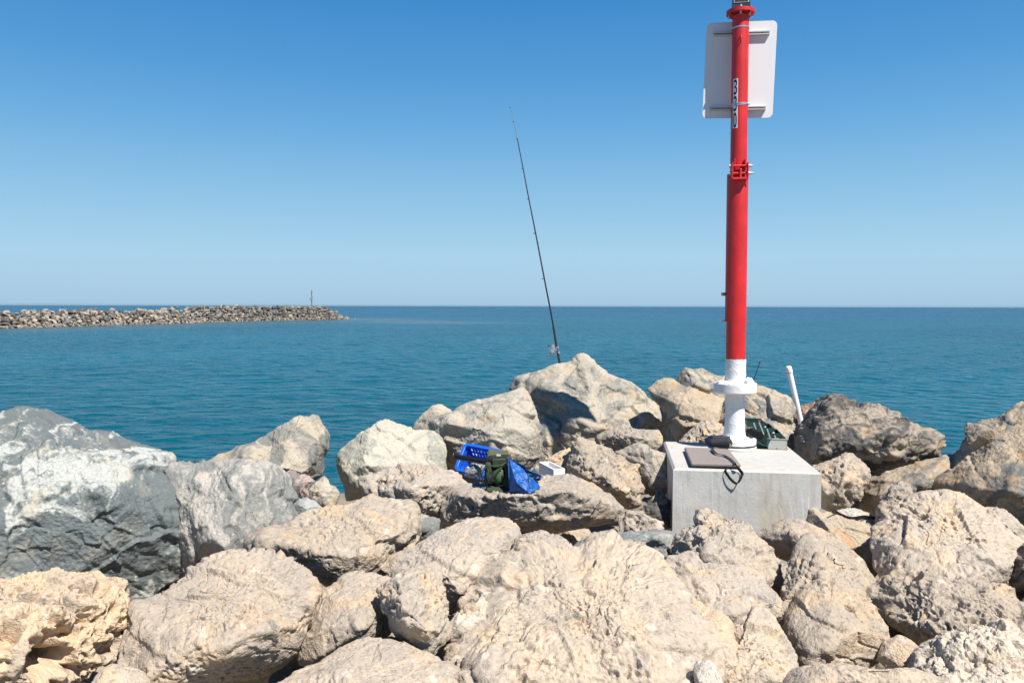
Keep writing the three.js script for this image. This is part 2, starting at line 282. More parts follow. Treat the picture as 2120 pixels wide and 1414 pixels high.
// ---------------------------------------------------------------- sea
{
  // ripples: a sum of travelling waves that repeats every 23 m
  const S = 1024, L = 23, waves = [], r = rng(77);
  for (let i = 0; i < 90; i++) {
    const lam = 0.14 * Math.pow(1.7 / 0.14, r()), dir = 1.35 + (r() + r() - 1) * 1.5, k = L / lam;
    const kx = Math.round(Math.cos(dir) * k), ky = Math.round(Math.sin(dir) * k); if (!kx && !ky) continue;
    const kk = 2 * Math.PI * Math.hypot(kx, ky) / L; waves.push([kx, ky, r() * 6.283, 0.031 * Math.pow(lam, 0.12), kk]);      // last but one: steepness
  }
  const d = new Uint8Array(S * S * 4), tabs = waves.map(([kx, ky, ph, st]) => { const cx = new Float32Array(S), sx = new Float32Array(S), cy = new Float32Array(S), sy = new Float32Array(S); for (let i = 0; i < S; i++) { const a = 2 * Math.PI * kx * i / S, b = 2 * Math.PI * ky * i / S + ph; cx[i] = Math.cos(a); sx[i] = Math.sin(a); cy[i] = Math.cos(b); sy[i] = Math.sin(b); } const h = Math.hypot(kx, ky); return { cx, sx, cy, sy, ux: kx / h * st, uy: ky / h * st }; });
  for (let j = 0; j < S; j++) for (let i = 0; i < S; i++) {
    let gx = 0, gy = 0; for (const w of tabs) { const c = w.cx[i] * w.cy[j] - w.sx[i] * w.sy[j]; gx += w.ux * c; gy += w.uy * c; }
    const gm = Math.hypot(gx, gy), lim = 0.24 * Math.tanh(gm / 0.24) / (gm + 1e-6); gx *= lim; gy *= lim; const l = 1 / Math.hypot(gx, gy, 1); d.set([(-gx * l * 0.5 + 0.5) * 255, (-gy * l * 0.5 + 0.5) * 255, (l * 0.5 + 0.5) * 255, 255].map(Math.round), (j * S + i) * 4);
  }
  const nm = new THREE.DataTexture(d, S, S); nm.wrapS = nm.wrapT = THREE.RepeatWrapping; nm.magFilter = THREE.LinearFilter; nm.minFilter = THREE.LinearMipmapLinearFilter; nm.generateMipmaps = true; nm.needsUpdate = true;
  const mat = new THREE.MeshPhysicalMaterial({ color: rgb(0.9, 0.9, 0.9), vertexColors: true, roughness: 0.24, ior: 1.333, specularIntensity: 0.8, normalMap: nm, normalScale: new THREE.Vector2(2.7, 2.7) });
  // swell and chop as real shape near the shore
  const W = []; for (let i = 0; i < 26; i++) { const lam = 0.9 * Math.pow(4.5 / 0.9, r()), dir = 1.45 + (r() - 0.5) * 1.6; W.push([Math.cos(dir) * 6.283 / lam, Math.sin(dir) * 6.283 / lam, r() * 6.283, 0.0055 * lam / 2.2]); }
  const rs = []; for (let q = 7; q < 45000;) { rs.push(q); q += Math.max(0.2, q < 60 ? 0.006 * q + 0.05 : q < 400 ? 0.012 * q : 0.07 * q); }
  const as = []; for (let a = -60; a <= 60.001; a += 0.25) as.push(a); for (let a = 66; a < 299; a += 6) as.push(a);
  const pos = [], col = [], uv = [], idx = [], na = as.length, head = onY(735, 661, 0), tip2 = onY(905, 668, 0), b0 = onY(0, 681, 0);
  const seg = (x, z, a, b) => { const ux = b.x - a.x, uz = b.z - a.z, t = clamp(((x - a.x) * ux + (z - a.z) * uz) / (ux * ux + uz * uz), 0, 1); return Math.hypot(x - a.x - ux * t, z - a.z - uz * t); };
  rs.forEach((q, i) => as.forEach((a, j) => {
    const x = Math.sin(a * Math.PI / 180) * q, z = -Math.cos(a * Math.PI / 180) * q; let h = 0; const fade = sst(420, 120, q); if (fade > 0) for (const [kx, kz, ph, A] of W) h += A * Math.sin(kx * x + kz * z + ph); h *= fade;
    pos.push(x, h, z); uv.push(x / L, -z / L);
    // water colour: deep teal, with patches, bluer offshore; sand stirred up beside the far breakwater
    const n1 = fbm(x * 0.03, z * 0.03, 3, 3), n2 = fbm(x * 0.006, z * 0.006, 9, 3), off = sst(60, 500, q);
    let c = [mix(0.003, 0.003, off), mix(0.086, 0.067, off), mix(0.120, 0.122, off)].map((v, k) => v * (1 + 0.22 * n1 + 0.25 * n2));
    const ds = Math.min(seg(x, z, b0, head), seg(x, z, head, tip2) * 1.4), sand = 0.55 * sst(34, 4, ds * (1 + 0.5 * fbm(x * 0.05, z * 0.05, 20, 3)));
    c = c.map((v, k) => mix(v, [0.10, 0.135, 0.135][k], sand)); col.push(...c);
    if (i) { const j2 = (j + 1) % na, A = (i - 1) * na + j, B = (i - 1) * na + j2, C = i * na + j, D = i * na + j2; idx.push(A, B, D, A, D, C); }
  }));
  { const c0 = rs.length * na; pos.push(0, 0, 0); uv.push(0, 0); col.push(0.004, 0.06, 0.09); for (let j = 0; j < na; j++) idx.push(c0, (j + 1) % na, j); }
  const g = new THREE.BufferGeometry(); g.setAttribute('position', new THREE.Float32BufferAttribute(pos, 3)); g.setAttribute('uv', new THREE.Float32BufferAttribute(uv, 2)); g.setAttribute('color', new THREE.Float32BufferAttribute(col, 3)); g.setIndex(idx); g.computeVertexNormals();
  const sea = part('sea', g, mat, scene); tag(sea, 'blue green sea with small ripples reaching the horizon', 'sea', null, 'structure');
}

// ---------------------------------------------------------------- rubble core of the near breakwater
const ground = (() => {
  const nx = 150, nz = 150, pos = [], idx = [], col = [], uv = [];
  for (let j = 0; j <= nz; j++) for (let i = 0; i <= nx; i++) {
    const x = -22 + 44 * i / nx, z = 12 - 30 * j / nz, d = -z;
    let y = EYE - 2.2 + 0.18 * sst(6, 7, d) - 0.72 * Math.max(0, d - (8.7 + 0.7 * sst(-1.5, -0.9, x))) ; if (d < -6) y -= 0.7 * (-6 - d);
    y += 0.14 * fbm(x * 1.7, 3, z * 1.7, 4) + 0.05 * N3(x * 6, 1, z * 6);
    pos.push(x, y, z); uv.push(x / 0.6, z / 0.6); const k = 0.9 + 0.3 * fbm(x * 3, 0, z * 3, 3); col.push(0.33 * k, 0.27 * k, 0.2 * k);
    if (i < nx && j < nz) { const A = j * (nx + 1) + i; idx.push(A, A + 1, A + nx + 1, A + 1, A + nx + 2, A + nx + 1); }
  }
  const g = new THREE.BufferGeometry(); g.setAttribute('position', new THREE.Float32BufferAttribute(pos, 3)); g.setAttribute('uv', new THREE.Float32BufferAttribute(uv, 2)); g.setAttribute('color', new THREE.Float32BufferAttribute(col, 3)); g.setIndex(idx); g.computeVertexNormals();
  const m = part('ground', g, rockMat.lime, scene); tag(m, 'packed rubble core of the breakwater under the boulders', 'ground', null, 'structure'); return m;
})();

// ---------------------------------------------------------------- the near boulders: outlines from the photograph, each at its own distance
const Z = {};
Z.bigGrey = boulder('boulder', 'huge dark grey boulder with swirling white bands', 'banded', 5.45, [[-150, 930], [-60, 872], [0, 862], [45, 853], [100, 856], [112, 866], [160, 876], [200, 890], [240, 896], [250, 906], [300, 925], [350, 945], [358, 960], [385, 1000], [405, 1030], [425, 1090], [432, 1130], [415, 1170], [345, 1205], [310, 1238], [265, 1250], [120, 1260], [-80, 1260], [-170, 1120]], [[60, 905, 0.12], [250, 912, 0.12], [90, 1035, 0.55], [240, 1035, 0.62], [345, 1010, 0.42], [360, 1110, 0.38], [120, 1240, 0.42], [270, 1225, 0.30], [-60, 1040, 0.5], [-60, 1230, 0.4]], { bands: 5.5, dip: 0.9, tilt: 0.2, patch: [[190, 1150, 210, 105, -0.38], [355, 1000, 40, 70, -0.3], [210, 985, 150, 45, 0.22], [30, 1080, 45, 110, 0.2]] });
Z.pinkGrey = boulder('boulder', 'pinkish grey boulder leaning against the huge banded one', 'grey', 5.8, [[350, 985], [365, 965], [395, 957], [425, 953], [440, 958], [470, 948], [500, 952], [545, 957], [575, 965], [595, 985], [615, 1030], [628, 1065], [615, 1100], [570, 1120], [510, 1160], [430, 1190], [385, 1180], [350, 1090]], [[478, 962, 0.12], [480, 1010, 0.30], [560, 985, 0.16], [590, 1075, 0.26], [470, 1150, 0.5], [540, 1120, 0.4]], { bands: 5, dip: 1.1 });
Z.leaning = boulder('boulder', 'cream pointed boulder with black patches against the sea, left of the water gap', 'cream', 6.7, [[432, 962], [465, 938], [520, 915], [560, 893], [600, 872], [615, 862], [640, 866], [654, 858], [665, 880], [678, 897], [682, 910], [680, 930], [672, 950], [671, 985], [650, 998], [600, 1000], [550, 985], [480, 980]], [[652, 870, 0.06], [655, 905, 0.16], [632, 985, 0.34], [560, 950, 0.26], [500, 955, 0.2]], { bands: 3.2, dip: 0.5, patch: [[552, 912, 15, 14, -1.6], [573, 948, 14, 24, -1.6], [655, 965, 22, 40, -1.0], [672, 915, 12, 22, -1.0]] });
boulder('boulder', 'small reddish stone below the cream pointed boulder', 'grey', 6.35, [[580, 985], [600, 975], [620, 977], [640, 985], [652, 997], [638, 1012], [640, 1028], [615, 1040], [590, 1030]], [[632, 992, 0.08], [610, 1010, 0.12]], { tint: [1.1, 0.92, 0.88] });
boulder('boulder', 'small upright cream stone at the edge of the water gap', 'cream', 6.2, [[638, 1012], [650, 1000], [670, 987], [679, 994], [683, 1004], [695, 1008], [704, 1020], [700, 1036], [692, 1052], [660, 1060], [642, 1048]], [[680, 1000, 0.1], [688, 1046, 0.10], [660, 1025, 0.12]], {});
boulder('boulder', 'small pale blue grey stone in front of the upright cream stone', 'grey', 5.95, [[605, 1045], [618, 1032], [635, 1029], [655, 1037], [676, 1055], [660, 1078], [615, 1085]], [[640, 1050, 0.12]], { tint: [0.92, 1.0, 1.06], light: 0.2 });
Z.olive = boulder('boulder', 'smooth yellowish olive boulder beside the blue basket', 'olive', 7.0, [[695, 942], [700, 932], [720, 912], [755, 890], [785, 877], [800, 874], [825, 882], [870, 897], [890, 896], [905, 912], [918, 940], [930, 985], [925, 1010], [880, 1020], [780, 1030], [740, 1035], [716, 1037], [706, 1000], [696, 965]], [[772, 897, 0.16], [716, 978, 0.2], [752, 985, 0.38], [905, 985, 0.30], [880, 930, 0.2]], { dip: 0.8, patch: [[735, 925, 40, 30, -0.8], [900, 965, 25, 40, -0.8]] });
boulder('boulder', 'cream stone seen behind the big cream boulder, against the water', 'cream', 8.3, [[855, 890], [875, 860], [895, 842], [912, 840], [935, 849], [945, 875], [920, 915], [880, 920]], [[905, 862, 0.16], [890, 890, 0.2]], {});
Z.bigCream = boulder('boulder', 'big cream boulder with a shaded left underside behind the blue basket', 'cream', 7.5, [[898, 876], [910, 862], [940, 855], [985, 838], [1030, 825], [1075, 812], [1085, 815], [1100, 840], [1112, 858], [1120, 885], [1123, 905], [1118, 950], [1107, 975], [1085, 995], [1020, 1010], [960, 985], [925, 950], [905, 910]], [[925, 872, 0.14], [985, 880, 0.36], [1078, 832, 0.05], [1012, 942, 0.46], [1065, 975, 0.40], [1085, 905, 0.42]], { bands: 3, light: 0.08 });
Z.rodRock = boulder('boulder', 'tall peaked cream boulder below the upright fishing rod', 'cream', 9.4, [[1073, 812], [1085, 785], [1110, 770], [1150, 757], [1165, 757], [1186, 754], [1199, 743], [1213, 741], [1227, 746], [1260, 772], [1300, 790], [1340, 820], [1385, 855], [1396, 872], [1390, 888], [1388, 915], [1390, 940], [1350, 955], [1250, 960], [1180, 965], [1130, 945], [1122, 895], [1108, 850], [1092, 832]], [[1130, 785, 0.12], [1165, 845, 0.50], [1215, 760, 0.06], [1300, 800, 0.18], [1378, 872, 0.30], [1175, 925, 0.6], [1290, 935, 0.62], [1360, 925, 0.4]], { bands: 3, light: 0.15, patch: [[1115, 815, 38, 55, -0.5]] });  // patch greys the left face, painting its shade into the stone colour
boulder('boulder', 'square topped grey boulder behind the mast', 'cream', 8.9, [[1402, 805], [1409, 777], [1420, 762], [1450, 765], [1500, 778], [1540, 795], [1545, 850], [1450, 850], [1410, 830]], [[1425, 785, 0.12], [1470, 815, 0.3]], { light: -0.25 });
Z.tanAngular = boulder('boulder', 'angular ochre and grey boulder left of the white mast base', 'ochre', 8.6, [[1336, 808], [1360, 790], [1375, 783], [1392, 784], [1415, 800], [1460, 815], [1500, 825], [1515, 870], [1505, 915], [1440, 930], [1395, 930], [1388, 880], [1365, 840]], [[1372, 818, 0.18], [1420, 840, 0.3], [1480, 850, 0.34], [1430, 885, 0.42], [1490, 895, 0.3]], { light: 0.1 });
Z.behindBox = boulder('boulder', 'grey and ochre boulder behind the open tackle box', 'ochre', 8.25, [[1478, 870], [1500, 830], [1535, 802], [1570, 795], [1600, 803], [1640, 825], [1648, 845], [1645, 868], [1660, 890], [1674, 910], [1670, 928], [1655, 945], [1620, 950], [1560, 940], [1490, 925]], [[1575, 815, 0.10], [1600, 850, 0.35], [1560, 890, 0.42], [1640, 915, 0.34], [1625, 850, 0.25]], { bands: 6 });
boulder('boulder', 'dark reddish stone glimpsed behind the white plastic pipe', 'dark', 9.1, [[1636, 860], [1660, 840], [1685, 836], [1705, 850], [1705, 900], [1650, 905]], [[1670, 860, 0.12]], { tint: [1.25, 0.95, 0.85] });
Z.darkRight = boulder('boulder', 'dark rugged brown and grey boulder right of the white pipe', 'dark', 7.5, [[1658, 890], [1680, 855], [1695, 828], [1720, 817], [1745, 820], [1775, 837], [1800, 830], [1820, 835], [1850, 850], [1870, 852], [1900, 875], [1930, 890], [1947, 905], [1945, 922], [1940, 945], [1920, 955], [1890, 965], [1850, 975], [1830, 985], [1800, 980], [1740, 970], [1700, 990], [1640, 985], [1652, 925]], [[1720, 840, 0.12], [1790, 862, 0.30], [1750, 920, 0.44], [1860, 930, 0.42], [1905, 900, 0.22], [1700, 935, 0.36]], { bands: 4.5, light: 0.06 });
Z.bigRight = boulder('boulder', 'big grey brown boulder with a pale front, far right of the concrete block', 'ochre', 6.6, [[1910, 1005], [1935, 982], [1965, 960], [1995, 930], [2017, 896], [2035, 880], [2070, 872], [2090, 852], [2120, 840], [2180, 835], [2250, 900], [2270, 1000], [2220, 1090], [2120, 1110], [2060, 1090], [1990, 1050], [1940, 1030]], [[2040, 895, 0.14], [2050, 985, 0.55], [2000, 1030, 0.34], [2130, 1070, 0.6], [2150, 880, 0.2], [2200, 1000, 0.5]], { bands: 3, light: -0.05 });
boulder('boulder', 'flat ochre slab between the dark boulder and the big grey brown one', 'ochre', 6.95, [[1785, 1015], [1820, 985], [1860, 967], [1920, 952], [1965, 945], [1990, 970], [1960, 1010], [1925, 1040], [1880, 1060], [1840, 1095], [1800, 1090], [1782, 1045]], [[1850, 1003, 0.26], [1800, 1020, 0.25], [1930, 985, 0.2], [1840, 1060, 0.34]], { light: 0.2 });
boulder('boulder', 'round pitted limestone at the right rear of the concrete block', 'pitted', 6.95, [[1685, 965], [1715, 957], [1740, 942], [1755, 935], [1775, 945], [1795, 965], [1801, 985], [1792, 1010], [1785, 1030], [1760, 1052], [1720, 1062], [1685, 1058], [1670, 1000]], [[1750, 960, 0.2], [1735, 1000, 0.34], [1725, 1040, 0.22]], { dents: [[1722, 1010, 26, 0.05]] });
boulder('boulder', 'sloping rust streaked slab beside the concrete block', 'ochre', 6.05, [[1670, 1045], [1700, 1053], [1740, 1068], [1790, 1078], [1830, 1090], [1840, 1130], [1835, 1170], [1800, 1210], [1740, 1210], [1670, 1150]], [[1700, 1075, 0.1], [1760, 1150, 0.26], [1820, 1110, 0.12]], { bands: 8, light: 0.25 });
Z.pale = boulder('boulder', 'pale speckled flat stone with a black strap lying on it', 'chalk', 6.15, [[1712, 1064], [1745, 1053], [1775, 1055], [1800, 1066], [1814, 1080], [1800, 1092], [1770, 1094], [1730, 1082]], [[1765, 1075, 0.07]], { tint: [0.92, 0.98, 1.06], rough: 0.4 });
boulder('boulder', 'stubby limestone knob between the ochre slab and the broad flat limestone', 'pitted', 6.0, [[1815, 1082], [1816, 1060], [1828, 1025], [1845, 1005], [1865, 996], [1885, 1003], [1892, 1028], [1875, 1070], [1840, 1090]], [], { grey: 0.1 });
boulder('boulder', 'brown limestone ridge behind the broad flat limestone', 'tan', 5.9, [[1945, 1030], [1958, 1016], [1985, 1018], [2010, 1030], [2038, 1052], [2080, 1052], [2105, 1075], [2140, 1105], [2140, 1140], [2080, 1130], [2000, 1090]], [[2060, 1085, 0.2], [1990, 1040, 0.12]], { grey: 0.15 });
Z.broad = boulder('boulder', 'broad flat faced limestone at the right with scattered pits', 'tan', 5.3, [[1806, 1092], [1830, 1070], [1850, 1050], [1890, 1025], [1930, 1018], [1960, 1017], [1995, 1025], [2030, 1055], [2080, 1090], [2120, 1118], [2128, 1138], [2100, 1170], [2080, 1205], [2040, 1225], [1950, 1230], [1880, 1225], [1835, 1215], [1812, 1180], [1804, 1125]], [[1850, 1085, 0.12], [1870, 1190, 0.36], [1960, 1055, 0.06], [2080, 1130, 0.16], [2030, 1210, 0.42], [1900, 1130, 0.26]], { tilt: 0.6, bulge: 0.55, rough: 0.85 });
boulder('boulder', 'grey striped boulder in shade at the right edge', 'dark', 5.0, [[2088, 1200], [2098, 1165], [2120, 1130], [2170, 1110], [2220, 1180], [2180, 1250], [2100, 1235]], [[2120, 1190, 0.2]], { light: 0.1, bands: 7 });
Z.ribbed = boulder('boulder', 'grey pitted limestone with a deep notch at the right', 'pitted', 4.75, [[1798, 1240], [1812, 1212], [1830, 1195], [1870, 1175], [1900, 1168], [1960, 1190], [2000, 1200], [2080, 1210], [2100, 1235], [2140, 1260], [2200, 1320], [2190, 1400], [2040, 1380], [1960, 1350], [1925, 1345], [1890, 1320], [1840, 1290]], [[1880, 1215, 0.2], [1905, 1250, 0.3], [2010, 1240, 0.22], [2000, 1320, 0.42], [1920, 1315, 0.3], [2110, 1320, 0.34]], { tilt: 0.4, bulge: 0.8, grey: 0.3, dents: [[1893, 1205, 19, 0.12], [1905, 1180, 14, 0.09]], dip: 0.5 });
boulder('boulder', 'whitish honeycombed limestone in the right foreground', 'chalk', 3.95, [[1870, 1390], [1890, 1360], [1920, 1330], [1960, 1312], [2000, 1302], [2050, 1290], [2090, 1280], [2112, 1300], [2150, 1350], [2220, 1450], [2180, 1520], [2000, 1510], [1920, 1440]], [[1960, 1350, 0.22], [2070, 1330, 0.2], [2000, 1420, 0.34], [2110, 1420, 0.3]], { dents: [[1996, 1325, 14, 0.05], [2070, 1312, 10, 0.04]] });
Z.saddle = boulder('boulder', 'tall tan limestone with a knob on top, in front of the concrete block corner', 'tan', 4.6, [[1600, 1300], [1618, 1250], [1628, 1195], [1643, 1150], [1658, 1122], [1680, 1111], [1710, 1120], [1722, 1150], [1765, 1178], [1778, 1205], [1805, 1250], [1832, 1292], [1842, 1322], [1828, 1352], [1770, 1395], [1690, 1415], [1640, 1405], [1600, 1360]], [[1680, 1140, 0.14], [1690, 1200, 0.26], [1640, 1290, 0.3], [1730, 1290, 0.44], [1790, 1320, 0.34], [1700, 1380, 0.5]], { tilt: 0.55, bulge: 0.5, dents: [[1758, 1285, 11, 0.04]] });
boulder('boulder', 'shaded ledge of layered limestone against the foot of the concrete block', 'tan', 5.4, [[1562, 1118], [1570, 1105], [1592, 1094], [1620, 1078], [1660, 1080], [1700, 1100], [1750, 1130], [1790, 1170], [1814, 1205], [1812, 1240], [1760, 1250], [1700, 1200], [1640, 1150]], [[1640, 1105, 0.2], [1740, 1160, 0.24], [1780, 1210, 0.2]], { grey: 0.25, dip: -0.6 });
Z.knobbly = boulder('boulder', 'knobbly rough limestone in front of the concrete block face', 'pitted', 5.25, [[1385, 1125], [1405, 1100], [1440, 1087], [1437, 1070], [1450, 1056], [1480, 1060], [1530, 1075], [1555, 1090], [1570, 1110], [1600, 1140], [1620, 1185], [1624, 1210], [1610, 1235], [1570, 1230], [1500, 1205], [1440, 1185], [1395, 1165]], [[1470, 1085, 0.1], [1440, 1115, 0.26], [1530, 1120, 0.22], [1560, 1180, 0.34], [1470, 1160, 0.38]], { grey: -0.05 });
Z.shelf = boulder('boulder', 'pocked limestone shelf right of the broad foreground boulder', 'tan', 4.75, [[1355, 1190], [1380, 1152], [1430, 1146], [1500, 1165], [1560, 1190], [1605, 1220], [1622, 1245], [1616, 1270], [1585, 1300], [1530, 1320], [1460, 1310], [1390, 1270]], [[1430, 1185, 0.16], [1520, 1215, 0.22], [1580, 1255, 0.24], [1480, 1280, 0.4]], { tilt: 0.6, bulge: 0.5, grey: 0.05 });
Z.central = boulder('boulder', 'broadest tan limestone boulder in the middle foreground', 'tan', 4.25, [[928, 1340], [945, 1290], [985, 1225], [1010, 1180], [1060, 1140], [1110, 1122], [1190, 1145], [1212, 1130], [1230, 1112], [1270, 1108], [1320, 1120], [1365, 1155], [1410, 1200], [1450, 1260], [1510, 1300], [1520, 1350], [1490, 1430], [1440, 1500], [1000, 1510], [945, 1420]], [[1080, 1170, 0.12], [1020, 1260, 0.30], [1100, 1330, 0.55], [1250, 1150, 0.08], [1300, 1220, 0.26], [1400, 1300, 0.42], [1250, 1350, 0.62], [1010, 1400, 0.5], [1400, 1420, 0.55]], { tilt: 0.8, bulge: 0.4, rough: 1.1 });
boulder('boulder', 'tan limestone wedge beside the little white stone at the foreground right', 'tan', 4.15, [[1425, 1420], [1445, 1365], [1490, 1325], [1530, 1280], [1560, 1268], [1590, 1280], [1612, 1315], [1655, 1385], [1670, 1460], [1440, 1480]], [[1540, 1310, 0.14], [1500, 1370, 0.26], [1600, 1400, 0.3]], { tilt: 0.65, bulge: 0.5 });
boulder('boulder', 'little white smooth stone lodged in the foreground', 'chalk', 3.78, [[1437, 1385], [1448, 1366], [1465, 1364], [1480, 1378], [1495, 1405], [1505, 1440], [1455, 1450], [1440, 1415]], [], { rough: 0.5, tint: [1.05, 1.08, 1.1] });
boulder('boulder', 'low tan limestone along the bottom right of the crest, under the honeycombed one', 'tan', 3.7, [[1595, 1450], [1640, 1390], [1720, 1378], [1800, 1384], [1900, 1381], [1960, 1400], [2020, 1450], [1920, 1530], [1700, 1540]], [], { rough: 0.7 });
boulder('boulder', 'small ochre limestone tucked left of the honeycombed one', 'tan', 4.3, [[1815, 1365], [1830, 1330], [1860, 1317], [1890, 1330], [1918, 1345], [1915, 1385], [1850, 1400]], [], { orange: 0.15 });
Z.front = boulder('boulder', 'smooth pale tan limestone lowest in the middle foreground', 'tan', 3.8, [[530, 1440], [600, 1397], [660, 1372], [720, 1332], [760, 1319], [810, 1322], [850, 1340], [900, 1365], [950, 1392], [1000, 1450], [920, 1530], [620, 1540]], [[740, 1350, 0.1], [860, 1370, 0.16], [700, 1420, 0.34], [880, 1450, 0.38]], { tilt: 0.7, bulge: 0.5, rough: 0.75 });
Z.cone = boulder('boulder', 'upright wedge of pitted limestone standing between tan boulders', 'pitted', 4.3, [[782, 1222], [795, 1205], [830, 1186], [880, 1170], [905, 1167], [915, 1200], [928, 1255], [934, 1312], [918, 1338], [895, 1362], [868, 1352], [820, 1312], [793, 1270]], [[815, 1215, 0.14], [895, 1185, 0.03], [850, 1290, 0.26], [905, 1300, 0.16], [885, 1340, 0.16]], { tilt: 0.3 });
boulder('boulder', 'rounded tan limestone left of the upright wedge', 'tan', 4.5, [[612, 1345], [640, 1270], [655, 1230], [690, 1220], [710, 1195], [740, 1187], [770, 1190], [805, 1200], [825, 1240], [810, 1310], [770, 1350], [700, 1375], [650, 1385], [618, 1372]], [[700, 1235, 0.16], [760, 1225, 0.12], [670, 1290, 0.24], [740, 1300, 0.36], [660, 1350, 0.2]], { orange: 0.1 });
Z.left = boulder('boulder', 'large flat topped tan limestone between the orange cavernous one and the rounded one', 'tan', 4.2, [[246, 1385], [255, 1310], [262, 1252], [310, 1240], [340, 1225], [400, 1180], [450, 1150], [510, 1140], [560, 1140], [610, 1160], [640, 1180], [655, 1200], [662, 1228], [645, 1262], [630, 1312], [612, 1350], [570, 1372], [500, 1385], [420, 1410], [350, 1450], [280, 1450]], [[290, 1280, 0.16], [480, 1165, 0.04], [600, 1185, 0.06], [370, 1330, 0.40], [500, 1335, 0.50], [600, 1300, 0.34], [330, 1400, 0.38]], { tilt: 0.55, bulge: 0.6 });
Z.orange = boulder('boulder', 'orange tinted limestone full of caves, at the left foreground', 'vuggy', 3.9, [[-120, 1320], [-60, 1240], [0, 1200], [50, 1187], [95, 1180], [115, 1173], [150, 1180], [175, 1185], [200, 1182], [212, 1196], [226, 1206], [240, 1200], [255, 1210], [262, 1240], [264, 1300], [252, 1335], [246, 1372], [190, 1395], [150, 1440], [60, 1500], [-100, 1500]], [[60, 1220, 0.14], [200, 1215, 0.1], [80, 1310, 0.40], [215, 1320, 0.22], [0, 1260, 0.25], [50, 1410, 0.4], [-40, 1340, 0.4]], { tilt: 0.1, orange: 0.2, dents: [[98, 1378, 48, 0.30], [14, 1324, 30, 0.16], [155, 1225, 16, 0.05], [165, 1292, 13, 0.06], [135, 1325, 20, 0.1]] });
boulder('boulder', 'small smooth limestone tucked below the orange cavernous one', 'tan', 3.72, [[175, 1440], [205, 1388], [230, 1374], [270, 1379], [300, 1394], [335, 1450], [250, 1490]], [], { rough: 0.6, orange: 0.05 });
Z.long = boulder('boulder', 'long tan limestone in front of the olive boulder', 'tan', 5.1, [[506, 1125], [525, 1105], [570, 1095], [620, 1070], [680, 1050], [730, 1045], [770, 1026], [790, 1035], [840, 1042], [856, 1055], [862, 1100], [852, 1135], [815, 1155], [800, 1185], [740, 1212], [700, 1225], [660, 1200], [630, 1180], [580, 1160], [520, 1148]], [[600, 1100, 0.1], [760, 1050, 0.04], [560, 1130, 0.18], [700, 1130, 0.3], [820, 1090, 0.16], [730, 1165, 0.36]], { tilt: 0.45, bulge: 0.7 });
Z.rough = boulder('boulder', 'rough dark pitted limestone left of the blue basket', 'pitted', 6.35, [[745, 990], [790, 972], [850, 965], [900, 965], [940, 985], [967, 1000], [962, 1012], [925, 1035], [908, 1075], [880, 1082], [830, 1075], [790, 1050], [755, 1025]], [[800, 990, 0.16], [900, 985, 0.14], [850, 1010, 0.34], [920, 1010, 0.2]], { grey: 0.15, dents: [[845, 1005, 18, 0.07]] });
boulder('boulder', 'speckled grey stone deep between two tan limestones', 'grey', 5.75, [[845, 1080], [860, 1064], [885, 1066], [908, 1080], [905, 1110], [880, 1130], [850, 1125]], [[880, 1090, 0.1]], {});
Z.slab = boulder('boulder', 'long limestone slab carrying the green bag and the blue tote', 'pitted', 6.2, [[912, 1095], [914, 1050], [925, 1025], [940, 1008], [970, 1002], [1000, 1000], [1060, 998], [1110, 992], [1170, 987], [1220, 1000], [1265, 1025], [1285, 1045], [1294, 1058], [1286, 1078], [1240, 1088], [1190, 1096], [1150, 1102], [1090, 1098], [1000, 1100], [940, 1110]], [[950, 1025, 0.30], [1050, 1026, 0.42], [1180, 1018, 0.36], [1260, 1040, 0.22], [960, 1075, 0.24], [1080, 1080, 0.30], [1220, 1080, 0.22]], { tilt: 0.05, chips: 0, grey: 0.05, rough: 0.8 });
Z.pitted = boulder('boulder', 'pitted limestone right of the white foam box', 'pitted', 6.95, [[1174, 945], [1183, 918], [1195, 906], [1225, 912], [1260, 930], [1290, 945], [1320, 960], [1331, 985], [1336, 1010], [1327, 1045], [1302, 1056], [1280, 1048], [1245, 1025], [1195, 1015], [1176, 990]], [[1205, 930, 0.12], [1290, 965, 0.16], [1215, 975, 0.30], [1300, 1015, 0.30], [1255, 1000, 0.36]], {});
boulder('boulder', 'flat brown limestone slab below the peaked boulder', 'pitted', 7.35, [[1235, 908], [1258, 890], [1270, 884], [1320, 889], [1365, 890], [1374, 906], [1371, 922], [1352, 938], [1300, 938], [1255, 930]], [[1280, 900, 0.12], [1340, 910, 0.14]], { grey: 0.1 });
boulder('boulder', 'angular shaded stone beside the left face of the concrete block', 'grey', 7.1, [[1280, 940], [1308, 922], [1322, 917], [1342, 925], [1395, 945], [1405, 1010], [1350, 1025], [1325, 1010], [1305, 965]], [[1330, 935, 0.14], [1345, 985, 0.16]], { tint: [1.0, 0.92, 0.82] });
boulder('boulder', 'small brown limestone by the foot of the concrete block, left of it', 'pitted', 6.0, [[1280, 1070], [1300, 1058], [1330, 1062], [1372, 1082], [1372, 1108], [1320, 1115], [1284, 1105]], [], {});
boulder('boulder', 'dark stone wedged against the left face of the concrete block', 'dark', 6.5, [[1310, 1062], [1330, 1045], [1365, 1020], [1385, 1040], [1388, 1090], [1350, 1105], [1320, 1090]], [[1350, 1055, 0.12]], {});
boulder('boulder', 'flat blue grey stone lying in front of the block corner', 'grey', 5.45, [[1180, 1140], [1208, 1116], [1260, 1105], [1330, 1100], [1370, 1097], [1400, 1104], [1405, 1150], [1360, 1175], [1300, 1175], [1215, 1170]], [[1290, 1120, 0.18], [1360, 1115, 0.14]], { tint: [0.95, 1.0, 1.02], light: 0.1 });
